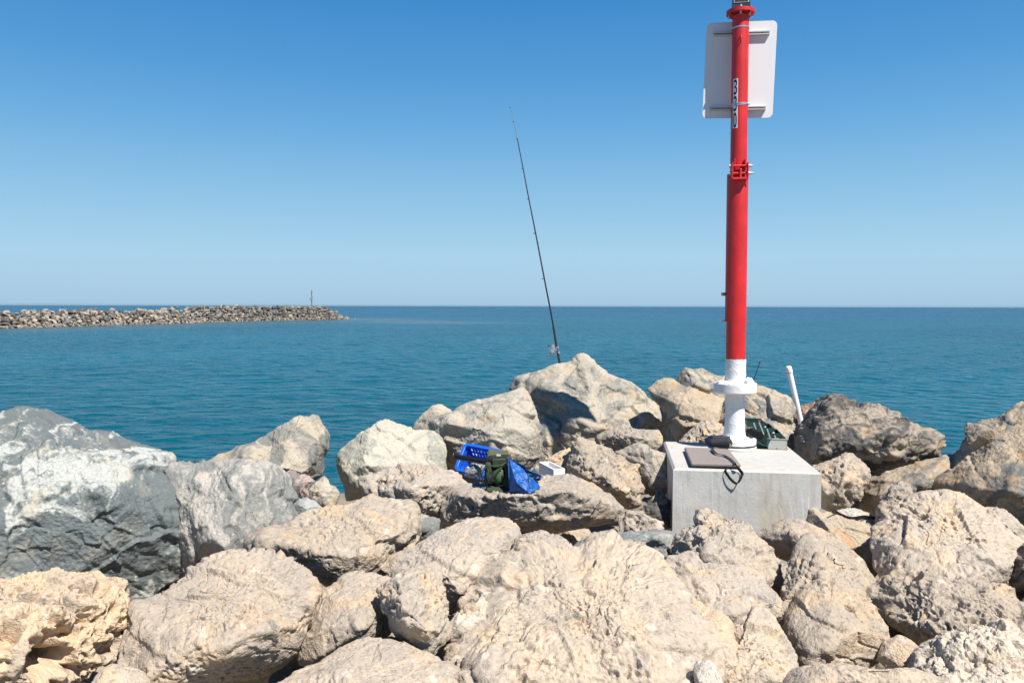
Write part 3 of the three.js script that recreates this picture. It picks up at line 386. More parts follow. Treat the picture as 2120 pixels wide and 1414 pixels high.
Z.tongue = boulder('boulder', 'orange tan limestone tongue pointing up at the bag slab', 'tan', 4.95, [[798, 1170], [815, 1150], [870, 1125], [910, 1100], [960, 1085], [1020, 1073], [1045, 1072], [1062, 1090], [1071, 1112], [1056, 1140], [1032, 1165], [1002, 1200], [985, 1222], [960, 1248], [935, 1264], [905, 1250], [850, 1225], [806, 1200]], [[880, 1140, 0.12], [1030, 1092, 0.05], [1000, 1135, 0.22], [930, 1190, 0.36], [955, 1225, 0.26]], { tilt: 0.5, bulge: 0.7, orange: 0.14, rough: 0.85 });
boulder('boulder', 'grey knob of limestone behind the broadest foreground boulder', 'pitted', 4.95, [[1050, 1160], [1062, 1122], [1085, 1106], [1120, 1096], [1150, 1103], [1176, 1125], [1195, 1160], [1150, 1190], [1080, 1190]], [], { grey: 0.1 });
boulder('boulder', 'crumbly whitish limestone chunk in the gap beside the broadest foreground boulder', 'chalk', 4.3, [[925, 1300], [945, 1264], [975, 1252], [996, 1234], [1010, 1246], [1004, 1285], [970, 1320], [935, 1325]], [], {});
boulder('boulder', 'brown limestone lump behind the rear edge of the concrete block', 'pitted', 8.0, [[1398, 930], [1428, 892], [1453, 874], [1476, 871], [1497, 884], [1515, 915], [1510, 945], [1410, 945]], [[1460, 895, 0.15]], { orange: 0.1 });
boulder('boulder', 'small brown stone behind the white foam box', 'tan', 7.25, [[1135, 955], [1152, 940], [1180, 928], [1195, 955], [1185, 990], [1145, 985]], [], { grey: 0.2 });
boulder('boulder', 'shaded grey boulder deep behind the blue basket', 'cream', 8.1, [[895, 940], [920, 920], [965, 925], [1000, 960], [990, 1025], [935, 1035], [900, 1000]], [[940, 960, 0.1]], {});
boulder('boulder', 'shaded boulder in the gap between the big cream boulder and the peaked one', 'cream', 9.0, [[1100, 885], [1130, 868], [1165, 890], [1175, 950], [1150, 990], [1115, 1000], [1100, 950]], [[1130, 920, 0.1]], {});
console.log('boulder triangles', triangles.n);

// rubble in the gaps
{
  const protos = [['tan', 3], ['pitted', 4], ['tan', 5], ['dark', 6]].map(([k, s]) => [lump(s, 16, k, 0.5), k]), r = rng(404);
  for (let j = 0; j < 9; j++) for (let i = 0; i < 15; i++) {
    const d = 3.4 + j * 0.62 + (r() - 0.5) * 0.4, x = (-0.68 + 1.36 * (i + 0.5 + (r() - 0.5) * 0.7) / 15) * d, s = 0.28 + 0.26 * r(), k = r();
    const inBlock = d > 5.9 && d < 8.2 && x > 0.9 && x < 3.0; if (r() < 0.25 || inBlock || d > 8.2) { r(); continue; }
    const [g, kind] = protos[Math.floor(k * 4)], z = -d, m = solo('rubble_stone', g, rockMat[KIND[kind].mat], 'rubble stone wedged low in a gap between the boulders', 'stone', V(x, below(x, z, [ground]) + s * 0.02, z), 'rubble stones in the gaps');
    m.scale.setScalar(s); m.rotation.set(r() * 6, r() * 6, r() * 6);
  }
}

// more armour stone along the crest to both sides
{
  const protos = [['tan', 21], ['cream', 22], ['tan', 23], ['grey', 24], ['pitted', 25]].map(([k, s]) => [lump(s, 34, k, 1.2, { soft: 45 }), k]), r = rng(515);
  for (const side of [-1, 1]) for (let j = 0; j < 6; j++) for (let i = 0; i < 3; i++) {
    const d = 3.2 + j * 1.0 + (r() - 0.5) * 0.3, x = side * (0.70 * d + 0.55 + i * 1.05 + (r() - 0.5) * 0.25 + (j > 3 || j < 1 ? 0.35 : 0)), s = 1.15 + 0.35 * r(), [g, kind] = protos[Math.floor(r() * 5)];
    const m = solo('boulder', g, rockMat[KIND[kind].mat], 'armour boulder further along the breakwater crest', 'boulder', V(x, EYE - 1.95 + 0.12 * r(), -d), 'armour boulders further along the crest'); m.scale.set(s, s * 0.95, s); m.rotation.set((r() - 0.5) * 0.8, r() * 6.28, (r() - 0.5) * 0.8);
  }
}

// ---------------------------------------------------------------- far breakwater with its beacon
{
  const line = [[-160, 685.5], [0, 680.5], [200, 674], [400, 669], [440, 667], [560, 664], [700, 661.5], [735, 660.5]].map(([x, y]) => onY(x, y, 0));
  const curve = new THREE.CatmullRomCurve3(line, false, 'catmullrom', 0.2), len = curve.getLength();
  const bw = thing('breakwater', 'far breakwater of piled boulders running across the water', 'breakwater', V(0, 0, 0));
  const away = t => { const g = curve.getTangentAt(t), n = V(g.z, 0, -g.x); if (n.dot(curve.getPointAt(t)) < 0) n.negate(); return n.normalize(); };
  const crest = t => { const rise = sst(0.50, 0.56, t); return (2.55 + 0.85 * rise) * sst(1.0, 0.93, t); };
  { // solid core below the stones
    const pos = [], idx = [], n = 90; for (let i = 0; i <= n; i++) { const t = i / n, p = curve.getPointAt(t), a = away(t), h = crest(t); for (const [o, y] of [[0.4, -1.5], [4.6, h - 0.75], [10, h - 0.75], [15, -1.5]]) { const q = p.clone().addScaledVector(a, o); pos.push(q.x, y, q.z); } if (i) for (let k = 0; k < 3; k++) { const A = (i - 1) * 4 + k; idx.push(A, A + 4, A + 1, A + 1, A + 4, A + 5); } }
    const g = new THREE.BufferGeometry(); g.setAttribute('position', new THREE.Float32BufferAttribute(pos, 3)); g.setIndex(idx); g.computeVertexNormals(); part('core', g, std(0.17, 0.15, 0.125, 0.95, { side: THREE.DoubleSide }), bw);
  }
  const kinds = [['tan', 1], ['tan', 2], ['pitted', 3], ['grey', 4], ['grey', 5], ['dark', 6], ['dark', 7], ['ochre', 8], ['cream', 9]], P = kinds.map(([k, s]) => lump(s * 13, 6, k, 1.2, { soft: 40, light: s > 3 ? -0.3 : 0 })), r = rng(909), mats = [0.6, 0.74, 0.88].map(v => ['lime', 'hard'].map(k => { const m = rockMat[k].clone(); m.color = rgb(v * 0.87, v * 0.87, v * 0.87); return m; }));
  let count = 0; const rest = [];
  const put = (t, o, y, s) => {
    const p = curve.getPointAt(clamp(t, 0, 1)).clone().addScaledVector(away(clamp(t, 0, 1)), o), grey = 0.92 * sst(0.42, 0.6, t + (r() - 0.5) * 0.25), low = y < 0.55;
    let k = r() < grey ? 3 + Math.floor(r() * 6) : (r() < 0.42 ? Math.floor(r() * 3) : 3 + Math.floor(r() * 5)); if (low) k = r() < 0.6 ? 7 : 2;
    const e = new THREE.Euler((r() - 0.5) * 0.9, r() * 6.28, (r() - 0.5) * 0.9), sc = V(s * (0.9 + 0.3 * r()), s * (0.85 + 0.3 * r()), s * (0.9 + 0.3 * r()));
    if (count < 296) { const m = part(count ? `boulder_${String(count).padStart(3, '0')}` : 'boulder', P[k], mats[Math.floor(r() * 3)][kinds[k][0] === 'tan' || kinds[k][0] === 'pitted' ? 0 : 1], bw); m.position.set(p.x, y, p.z); m.rotation.copy(e); m.scale.copy(sc); count++; }
    else rest.push([k, new THREE.Matrix4().compose(V(p.x, y, p.z), new THREE.Quaternion().setFromEuler(e), sc)]);
  };
  const rows = 7; const spots = [];
  for (let j = 0; j < rows; j++) { const n = Math.round(len / 1.02); for (let i = 0; i < n; i++) { const t = (i + 0.5 + (r() - 0.5) * 0.6 + (j % 2) * 0.5) / n; if (t > 0.07 && t < 1) spots.push([t, 0.1 + j * 0.78 + (r() - 0.5) * 0.35, j]); } }
  spots.sort((a, b) => curve.getPointAt(a[0]).length() - curve.getPointAt(b[0]).length());
  for (const [t, o, j] of spots) { const h = crest(t) * (j / (rows - 1)); put(t, o, h * 0.98 - 0.15 + (r() - 0.5) * 0.2 + (j === 0 ? 0.12 : 0), (j === 0 ? 1.0 : 1.15) * (0.75 + 0.6 * r() * r()) * (t > 0.97 ? 0.7 : 1)); }
  for (let i = 0; i < 190; i++) { const t = r(); if (t > 0.05 && t < 0.95) put(t, 6 + r() * 4, crest(t) + (r() < 0.3 ? 0.35 : 0.0) - 0.2, 1.2 * (0.8 + 0.6 * r())); }
  for (let i = 0; i < 12; i++) { const t = 0.95 + 0.05 * r(); put(t, 1 + r() * 9, crest(t) * 0.8, 1.4); }
  for (let k = 0; k < P.length; k++) { const a = rest.filter(q => q[0] === k); if (!a.length) continue; const im = new THREE.InstancedMesh(P[k], mats[1][KIND[kinds[k][0]].mat === 'lime' ? 0 : 1], a.length); a.forEach(([, m], i) => im.setMatrixAt(i, m)); im.name = k ? `rubble_${String(k).padStart(3, '0')}` : 'rubble'; im.userData.kind = 'stuff'; im.castShadow = im.receiveShadow = true; bw.add(im); }
  console.log('far boulders', count, rest.length);
  // beacon
  const t = 0.893, base = curve.getPointAt(t).clone().addScaledVector(away(t), 6.5), sc = base.length() / F, top = at(643, 603, base.length());
  const b = thing('beacon', 'slim grey beacon pole with a green topmark on the far breakwater', 'beacon', V(base.x, crest(t) - 0.4, base.z)), Hb = 5.1, grey = std(0.17, 0.16, 0.16, 0.6), steel = std(0.3, 0.32, 0.34, 0.4), green = std(0.02, 0.22, 0.09, 0.5);
  part('pole', G.cyl(0.15, 0.13, Hb - 0.6, 0, (Hb - 0.6) / 2, 0, 12), grey, b); part('base', G.box(0.6, 0.5, 0.6, 0, 0.2, 0), std(0.4, 0.28, 0.2, 0.9), b);
  part('solar_panel', G.box(0.62, 0.6, 0.08, -0.25, 2.75, 0.12), steel, b); part('light_housing', G.box(0.42, 0.8, 0.42, 0.02, 3.2, 0), std(0.28, 0.3, 0.33, 0.5), b); part('platform', G.box(0.62, 0.08, 0.5, 0, 2.3, 0), steel, b);
  const cone = new THREE.ConeGeometry(0.34, 0.95, 16); cone.translate(0, Hb - 0.05, 0); part('topmark', cone, green, b);
}

// ---------------------------------------------------------------- concrete block
const TOP = EYE - 1.28, HB = 1.15;
const FL = onY(1394, 969.3, TOP), FR = onY(1702, 977.8, TOP), BL = onY(1371.5, 913.5, TOP);
const bu = FR.clone().sub(FL).setY(0), BW = bu.length(); bu.normalize();
const bw_ = V(bu.z, 0, -bu.x); if (bw_.z > 0) bw_.negate();                       // away from the camera
const BD = BL.clone().sub(FL).dot(bw_), bc = FL.clone().addScaledVector(bu, BW / 2).addScaledVector(bw_, BD / 2), byaw = Math.atan2(-bu.z, bu.x);
console.log('block', BW.toFixed(2), BD.toFixed(2), 'yaw', (byaw * 57.3).toFixed(1), 'dist', (-FL.z).toFixed(2));
function canvas(w, h, draw) { const c = document.createElement('canvas'); c.width = w; c.height = h; const x = c.getContext('2d'); draw(x, w, h); const t = new THREE.CanvasTexture(c); t.colorSpace = THREE.SRGBColorSpace; t.magFilter = THREE.LinearFilter; return t; }
function concrete(front) {
  return canvas(1024, 1024, (x, w, h) => {
    const r = rng(front ? 3 : 4), im = x.createImageData(w, h), d = im.data, n1 = gridNoise(6, 50), n2 = gridNoise(24, 51), n3 = gridNoise(200, 52), n4 = gridNoise(512, 53), col = gridNoise(60, 54);
    for (let j = 0; j < h; j++) for (let i = 0; i < w; i++) {
      const u = i / w, v = j / h; let s = 0.9 + 0.04 * (n1(u, v) - 0.5) + 0.04 * (n2(u, v) - 0.5) + 0.06 * (n3(u, v) - 0.5) + 0.05 * (n4(u, v) - 0.5), t = 0;
      if (front) { t = sst(0.45, 0.8, n1(u * 1.3 + 0.2, v * 0.5) * 0.5 + n2(u * 2, v * 0.35) * 0.35 + 0.25 * sst(0.45, 0.8, u)) * 0.75 * (0.5 + 0.5 * n3(u, v)); s -= 0.05 * sst(0.55, 0.9, col(u, v * 0.1)); }
      else t = 0.6 * sst(0.5, 0.8, n1(u, v) * 0.6 + n2(u, v * 2.5) * 0.5) * (0.5 + 0.5 * n3(u, v));
      const R = mix(210, 203, t) * s, Gc = mix(207, 190, t) * s, B = mix(199, 168, t) * s; const o = (j * w + i) * 4; d[o] = R; d[o + 1] = Gc; d[o + 2] = B; d[o + 3] = 255;
    }
    x.putImageData(im, 0, 0);
    x.fillStyle = 'rgba(85,80,72,0.55)'; for (let i = 0; i < 240; i++) { const R = 0.6 + 2.2 * r() * r() * r(); x.beginPath(); x.ellipse(r() * w, r() * h, R, R * (0.6 + 0.6 * r()), r() * 3, 0, 7); x.fill(); }
    if (front) {                                                                // faint chalk scrawl on the right, fainter on the left
      x.strokeStyle = 'rgba(235,235,238,0.4)'; x.lineWidth = 5; x.lineCap = 'round';
      const L = a => { x.beginPath(); a.forEach(([p, q], i) => i ? x.lineTo(p * w, q * h) : x.moveTo(p * w, q * h)); x.stroke(); };
      L([[0.79, 0.16], [0.815, 0.26], [0.825, 0.42], [0.86, 0.38], [0.93, 0.39], [0.955, 0.37], [0.96, 0.2]]); L([[0.87, 0.12], [0.885, 0.25], [0.89, 0.38]]); L([[0.915, 0.14], [0.92, 0.3], [0.925, 0.38]]); L([[0.72, 0.2], [0.75, 0.27], [0.70, 0.36]]); L([[0.66, 0.38], [0.72, 0.35], [0.76, 0.42]]);
      x.strokeStyle = 'rgba(225,222,228,0.28)'; L([[0.06, 0.05], [0.065, 0.2], [0.06, 0.33]]); L([[0.06, 0.34], [0.2, 0.33]]); L([[0.16, 0.08], [0.17, 0.22], [0.3, 0.19]]); L([[0.27, 0.05], [0.275, 0.22]]);
    }
  });
}
{
  const b = thing('concrete_block', 'square pale concrete block carrying the red mast', 'concrete block', V(bc.x, TOP - HB, bc.z)); b.rotation.y = byaw;
  const c = 0.018, W = BW / 2, D = BD / 2, lip = 0.012;                              // bevelled upper edges
  const quad = (p, uv) => { const g = new THREE.BufferGeometry(); g.setAttribute('position', new THREE.Float32BufferAttribute([p[0], p[1], p[2], p[0], p[2], p[3]].flat(), 3)); g.setAttribute('uv', new THREE.Float32BufferAttribute([uv[0], uv[1], uv[2], uv[0], uv[2], uv[3]].flat(), 2)); g.computeVertexNormals(); return g; };
  const U = (x0, y0, x1, y1) => [[x0, y0], [x1, y0], [x1, y1], [x0, y1]];
  const fm = new THREE.MeshStandardMaterial({ map: concrete(true), color: rgb(1, 1, 1), roughness: 0.9, bumpMap: grainTex, bumpScale: 0.002 }), tm = new THREE.MeshStandardMaterial({ map: concrete(false), color: rgb(0.9, 0.9, 0.9), roughness: 0.9, bumpMap: grainTex, bumpScale: 0.002 });
  const y1 = HB, y0 = HB - c;
  const sides = [quad([[-W, 0, D], [W, 0, D], [W, y0, D], [-W, y0, D]], U(0, 0.1, 1, 1)), quad([[-W, 0, -D], [-W, 0, D], [-W, y0, D], [-W, y0, -D]], U(0, 0, 1, 1)), quad([[W, 0, D], [W, 0, -D], [W, y0, -D], [W, y0, D]], U(0, 0, 1, 1)), quad([[W, 0, -D], [-W, 0, -D], [-W, y0, -D], [W, y0, -D]], U(0, 0, 1, 1))];
  const bev = [quad([[-W, y0, D], [W, y0, D], [W - c, y1, D - c], [-W + c, y1, D - c]], U(0, 0.97, 1, 1)), quad([[-W, y0, -D], [-W, y0, D], [-W + c, y1, D - c], [-W + c, y1, -D + c]], U(0, 0.97, 1, 1)), quad([[W, y0, D], [W, y0, -D], [W - c, y1, -D + c], [W - c, y1, D - c]], U(0, 0.97, 1, 1)), quad([[W, y0, -D], [-W, y0, -D], [-W + c, y1, -D + c], [W - c, y1, -D + c]], U(0, 0.97, 1, 1))];
  const topf = quad([[-W + c, y1, D - c], [W - c, y1, D - c], [W - c, y1, -D + c], [-W + c, y1, -D + c]], U(0, 0, 1, 1)), bot = quad([[-W, 0, -D], [W, 0, -D], [W, 0, D], [-W, 0, D]], U(0, 0, 1, 1));
  const g = mergeGeometries([sides[0], sides[1], sides[2], sides[3], ...bev, topf, bot]); g.clearGroups(); g.addGroup(0, 6, 0); g.addGroup(6, 54, 1);
  const m = new THREE.Mesh(g, [fm, tm]); m.name = 'block'; m.castShadow = m.receiveShadow = true; b.add(m);
}

// ---------------------------------------------------------------- the mast
{
  const M = onY(1521, 928, TOP), dm = -M.z, mast = thing('beacon_mast', 'tall red steel mast with white wrapped foot standing on the concrete block', 'mast', M);
  const my = py => onPlane(1527, py, M, V(0, 0, 1)).y - TOP, face = -Math.atan2(M.x, dm);
  const white = std(0.76, 0.755, 0.74, 0.75), paint = canvas(512, 1024, (x, w, h) => { const r = rng(21), n = gridNoise(9, 60), n2 = gridNoise(70, 61), im = x.createImageData(w, h); for (let j = 0; j < h; j++) for (let i = 0; i < w; i++) { const k = 0.93 + 0.1 * n(i / w, j / h * 2) + 0.06 * n2(i / w, j / h), fade = 10 * n(i / w * 2, j / h); im.data.set([208 * k, (36 + fade) * k, (38 + fade) * k, 255], (j * w + i) * 4); } x.putImageData(im, 0, 0); for (let i = 0; i < 150; i++) { const a = r(), b = r(); x.fillStyle = r() < 0.6 ? 'rgba(232,150,140,0.6)' : 'rgba(90,30,25,0.55)'; x.fillRect(a * w, b * h, 1 + 7 * r() * r(), 1 + 3 * r() * r()); } for (let i = 0; i < 26; i++) { x.fillStyle = 'rgba(190,70,62,0.35)'; x.fillRect(r() * w, r() * h, 2 + 3 * r(), 20 + 90 * r()); } }), red = new THREE.MeshStandardMaterial({ map: paint, color: rgb(0.88, 0.88, 0.88), roughness: 0.42 }), metal = std(0.55, 0.57, 0.58, 0.4, { metalness: 0.75 }), bolt = std(0.55, 0.54, 0.5, 0.45, { metalness: 0.6 }), black = std(0.02, 0.02, 0.022, 0.6);
  const wrapDisc = (r, y, h, s, a) => crumple(new THREE.LatheGeometry([[0.001, y], [r - 0.006, y], [r, y + 0.006], [r, y + h - 0.008], [r - 0.008, y + h], [0.001, y + h]].flatMap((p, i, q) => i < q.length - 1 ? [0, 0.25, 0.5, 0.75].map(t => new THREE.Vector2(mix(p[0], q[i + 1][0], t), mix(p[1], q[i + 1][1], t))) : [new THREE.Vector2(...p)]), 96), v => { const k = Math.hypot(v.x, v.z), n = a * fbm(v.x * 14 + s, v.y * 30, v.z * 14, 3); if (k > 0.02) { v.x *= 1 + n / k; v.z *= 1 + n / k; } v.y += 0.6 * a * N3(v.x * 18, s, v.z * 18); });
  part('base_plate', wrapDisc(0.192, 0, 0.03, 1, 0.002), white, mast); part('gasket', G.cyl(0.189, 0.189, 0.009, 0, 0.0345, 0, 64), black, mast); part('base_flange', wrapDisc(0.19, 0.04, 0.055, 5, 0.003), white, mast);
  const yF = my(812), yFt = my(792), yW = my(743);
  { // wrapped column below the upper flange, wrinkled cloth tape in slanting turns
    const pts = []; const n = 90; for (let i = 0; i <= n; i++) { const t = i / n; pts.push(new THREE.Vector2(0.083 + 0.012 * Math.pow(1 - t, 2) + 0.022 * Math.exp(-t * 26) + 0.02 * Math.exp(-(1 - t) * 22), 0.095 + t * (yF - 0.075))); }
    const wrinkle = (v, s) => { const k = Math.hypot(v.x, v.z), a = Math.atan2(v.x, v.z), turn = (v.y * 8.5 + a / 6.283 + 0.12 * N3(v.x * 6, v.y * 6 + s, v.z * 6)); const f = turn - Math.floor(turn), n = 0.0022 * Math.pow(f, 6) + 0.0016 * fbm(v.x * 12, v.y * 34 + a * 2, v.z * 12 + s, 3) + 0.0014 * Math.pow(1 - Math.abs(N3(v.x * 8 + a, v.y * 20, v.z * 8 + s)), 8); v.x *= 1 + n / k; v.z *= 1 + n / k; };
    part('wrapped_column', crumple(new THREE.LatheGeometry(pts, 96), v => wrinkle(v, 3)), white, mast);
    const up = []; for (let i = 0; i <= 50; i++) { const t = i / 50; up.push(new THREE.Vector2(0.0905 + 0.03 * Math.exp(-t * 14), yFt - 0.01 + t * (yW - yFt + 0.01))); }
    part('wrapped_collar', crumple(new THREE.LatheGeometry(up, 96), v => wrinkle(v, 9)), white, mast);
    part('coupling_flange', wrapDisc(0.19, yF, yFt - yF, 9, 0.0025), white, mast);
    for (const [a, h, w] of [[face + 1.1, 0.05, 0.042], [face - 1.0, 0.022, 0.05], [face + 2.6, 0.03, 0.04], [face - 0.2, 0.012, 0.05]]) { const g = new THREE.IcosahedronGeometry(1, 5); g.scale(w, h, w * 0.8); part('wrap_fold', crumple(mergeVertices((g.deleteAttribute('uv'), g.deleteAttribute('normal'), g)), v => { const n = 1 + 0.5 * fbm(v.x * 30 + a * 9, v.y * 30, v.z * 30, 2); v.multiplyScalar(n); v.add(V(Math.sin(a) * 0.135, yFt, Math.cos(a) * 0.135)); }), white, mast); }
  }
  const yH = my(372), yT = my(33);
  part('lower_pole', G.cyl(0.0865, 0.0865, yH - yW + 0.004, 0, (yW + yH) / 2 - 0.002, 0, 64), red, mast);
  { // counterweight cover behind the lower pole
    const h = my(361) - my(664), g = G.cyl(0.0885, 0.0885, h, -0.0085, my(664) + h / 2, -0.010, 48); part('rear_cover', g, red, mast);
    part('cover_lug', G.box(0.05, 0.03, 0.03, -0.105, my(609), -0.02, 0.004), std(0.2, 0.13, 0.1, 0.7), mast); part('cover_lug', G.box(0.03, 0.02, 0.03, 0.09, my(611), -0.03, 0.004), std(0.5, 0.4, 0.35, 0.7), mast);
    part('cover_tab', G.box(0.035, 0.012, 0.05, -0.1, my(664), -0.02), red, mast); part('cover_tab', G.box(0.03, 0.012, 0.05, 0.09, my(664), -0.02), red, mast);
  }
  part('upper_pole', G.cyl(0.0725, 0.0725, yT - yH + 0.1, 0, (yT + yH - 0.1) / 2, 0, 64), red, mast);
  { // hinge: two cheek plates, two pins and a lug
    const q = new THREE.Quaternion().setFromAxisAngle(V(0, 1, 0), face + 0.12), y = my(356), T = g => g.applyQuaternion(q).translate(0, y, 0);
    for (const s of [-1, 1]) { part('hinge_cheek', T(G.box(0.011, 0.145, 0.075, s * 0.066, -0.008, 0.105, 0.004)), red, mast); part('hinge_ear', T(G.box(0.01, 0.09, 0.06, s * 0.045, 0.055, 0.09, 0.004)), red, mast); }
    part('hinge_lug', T(G.box(0.022, 0.09, 0.055, 0.004, -0.035, 0.11, 0.008)), red, mast); part('hinge_foot', T(G.box(0.13, 0.02, 0.08, 0, -0.078, 0.1, 0.004)), red, mast);
    for (const [yy, l] of [[0.034, 0.128], [-0.03, 0.128]]) {
      part('hinge_pin', T(G.rod(V(-l / 2, yy, 0.118), V(l / 2, yy, 0.118), 0.010)), red, mast);
      part('bolt_head', T(G.rod(V(-0.092, yy, 0.112), V(-0.073, yy, 0.112), 0.017, 0.017, 6)), bolt, mast); part('nut', T(G.rod(V(0.073, yy, 0.112), V(0.092, yy, 0.112), 0.017, 0.014, 6)), bolt, mast); part('bolt_end', T(G.rod(V(0.09, yy, 0.112), V(0.112 + (yy < 0 ? 0.008 : 0), yy, 0.112), 0.007)), bolt, mast);
    }
    part('hinge_rib', T(G.box(0.1, 0.012, 0.03, 0, 0.005, 0.085)), red, mast);
  }
  { // upper fittings
    part('cleat', (() => { const g = new THREE.TorusGeometry(0.02, 0.005, 8, 16, Math.PI); g.rotateZ(-Math.PI / 2); g.scale(1.2, 1.3, 1); g.rotateY(-Math.PI / 2); g.applyQuaternion(new THREE.Quaternion().setFromAxisAngle(V(0, 1, 0), face + 0.05)); return g.translate(Math.sin(face + 0.05) * 0.072, my(85), Math.cos(face + 0.05) * 0.072); })(), red, mast);
    const strap = (py, tilt, w) => { const g = new THREE.CylinderGeometry(0.0755, 0.0755, w, 48, 1, true); const h = new THREE.CylinderGeometry(0.0735, 0.0735, w, 48, 1, true); const q = G.merge([g, h]); q.rotateZ(tilt).rotateX(0.05); return q.translate(0, my(py), 0); };
    part('clamp_band', strap(58.5, 0.04, 0.013), metal, mast); part('clamp_band', strap(216, 0.05, 0.012), metal, mast); part('clamp_band', strap(219, 0.13, 0.010), metal, mast);
    part('clamp_screw', G.box(0.022, 0.016, 0.018, Math.sin(face - 1.0) * 0.078, my(60), Math.cos(face - 1.0) * 0.078, 0.003), metal, mast); part('clamp_screw', G.box(0.018, 0.022, 0.018, Math.sin(face + 1.25) * 0.08, my(218), Math.cos(face + 1.25) * 0.08, 0.003), metal, mast);
    const yl = my(30), fl = G.cyl(0.125, 0.125, 0.03, 0, yl + 0.015, 0, 64); part('top_flange', fl, red, mast);
    for (let k = 0; k < 8; k++) { const a = face + k * Math.PI / 4; part('flange_bolt', G.cyl(0.011, 0.011, k % 2 ? 0.012 : 0.03, Math.sin(a) * 0.1, yl - (k % 2 ? 0.004 : 0.012), Math.cos(a) * 0.1, 6), k % 2 ? black : bolt, mast); }
    part('flange_nut', G.cyl(0.012, 0.012, 0.02, Math.sin(face) * 0.105, yl + 0.04, Math.cos(face) * 0.105, 6), bolt, mast);
    // lantern with solar panels
    const body = new THREE.CylinderGeometry(0.096, 0.108, 0.36, 4, 1).toNonIndexed(); body.rotateY(Math.PI / 4 + face + 0.06); body.translate(0, yl + 0.03 + 0.18, 0); body.computeVertexNormals(); part('lantern', body, std(0.03, 0.033, 0.038, 0.45), mast);
    const q = new THREE.Quaternion().setFromAxisAngle(V(0, 1, 0), face + 0.06), T = g => g.rotateX(-0.03).applyQuaternion(q).translate(0, yl + 0.03, 0);
    const pan = part('solar_panel', T(G.box(0.128, 0.26, 0.008, 0, 0.175, 0.077)), std(0.6, 0.6, 0.58, 0.5), mast);
    for (let i = 0; i < 4; i++) for (let j = 0; j < 5; j++) part('solar_cell', T(G.box(0.0275, 0.046, 0.004, -0.0435 + i * 0.029, 0.075 + j * 0.049, 0.0815)), std(0.05, 0.06, 0.085, 0.2), pan);
    part('lantern_lens', G.cyl(0.07, 0.06, 0.16, 0, yl + 0.47, 0, 32), std(0.5, 0.03, 0.03, 0.15), mast);
  }
  { // number sticker
    const t = canvas(128, 1100, (x, w, h) => { x.fillStyle = '#d8dadb'; x.fillRect(0, 0, w, h); x.fillStyle = '#11151c'; x.font = 'bold 300px sans-serif'; x.textAlign = 'center'; x.textBaseline = 'alphabetic'; const m = x.measureText('0'); ['3', '3', '0'].forEach((c, i) => { x.save(); x.translate(w / 2, 350 + i * 367); x.scale(100 / m.width, 335 / 220); x.fillText(c, 0, 0); x.restore(); }); });
    const h = my(166) - my(268), g = new THREE.CylinderGeometry(0.0731, 0.0731, h, 24, 1, true, face - 0.52 - 0.34, 0.68); g.translate(0, my(268) + h / 2, 0); part('number_sticker', g, new THREE.MeshStandardMaterial({ map: t, roughness: 0.5 }), mast, 'white number sticker reading 330 in black');
  }
  { // sign board seen from behind
    const sk = 1 + 0.14 / dm, sy = py => (my(py) + TOP - EYE) * sk + EYE - TOP, yc = (sy(46) + sy(245)) / 2, yaw = -0.215, W = 0.615, Hh = sy(46) - sy(245), q = new THREE.Quaternion().setFromEuler(new THREE.Euler(0, yaw, -0.034, 'YXZ'));
    const s = new THREE.Shape(), r = 0.045, a = W / 2, b = Hh / 2; s.moveTo(-a + r, -b); s.lineTo(a - r, -b); s.absarc(a - r, -b + r, r, -Math.PI / 2, 0); s.lineTo(a, b - r); s.absarc(a - r, b - r, r, 0, Math.PI / 2); s.lineTo(-a + r, b); s.absarc(-a + r, b - r, r, Math.PI / 2, Math.PI); s.lineTo(-a, -b + r); s.absarc(-a + r, -b + r, r, Math.PI, 1.5 * Math.PI);
    const T = g => g.applyQuaternion(q).translate(Math.sin(yaw) * -0.132 + 0.004, yc, Math.cos(yaw) * -0.132);
    const board = part('sign_board', T(new THREE.ExtrudeGeometry(s, { depth: 0.003, bevelEnabled: false, curveSegments: 10 })), std(0.8, 0.8, 0.8, 0.55), mast, 'blank light back of a sign board');
    for (const y of [sy(72) - yc, sy(226) - yc]) part('sign_rail', T(G.merge([G.box(0.49, 0.009, 0.03, 0.0, y + 0.011, 0.0185), G.box(0.49, 0.009, 0.03, 0.0, y - 0.011, 0.0185), G.box(0.49, 0.03, 0.004, 0, y, 0.005)])), std(0.62, 0.62, 0.61, 0.45, { metalness: 0.3 }), board);
  }
}

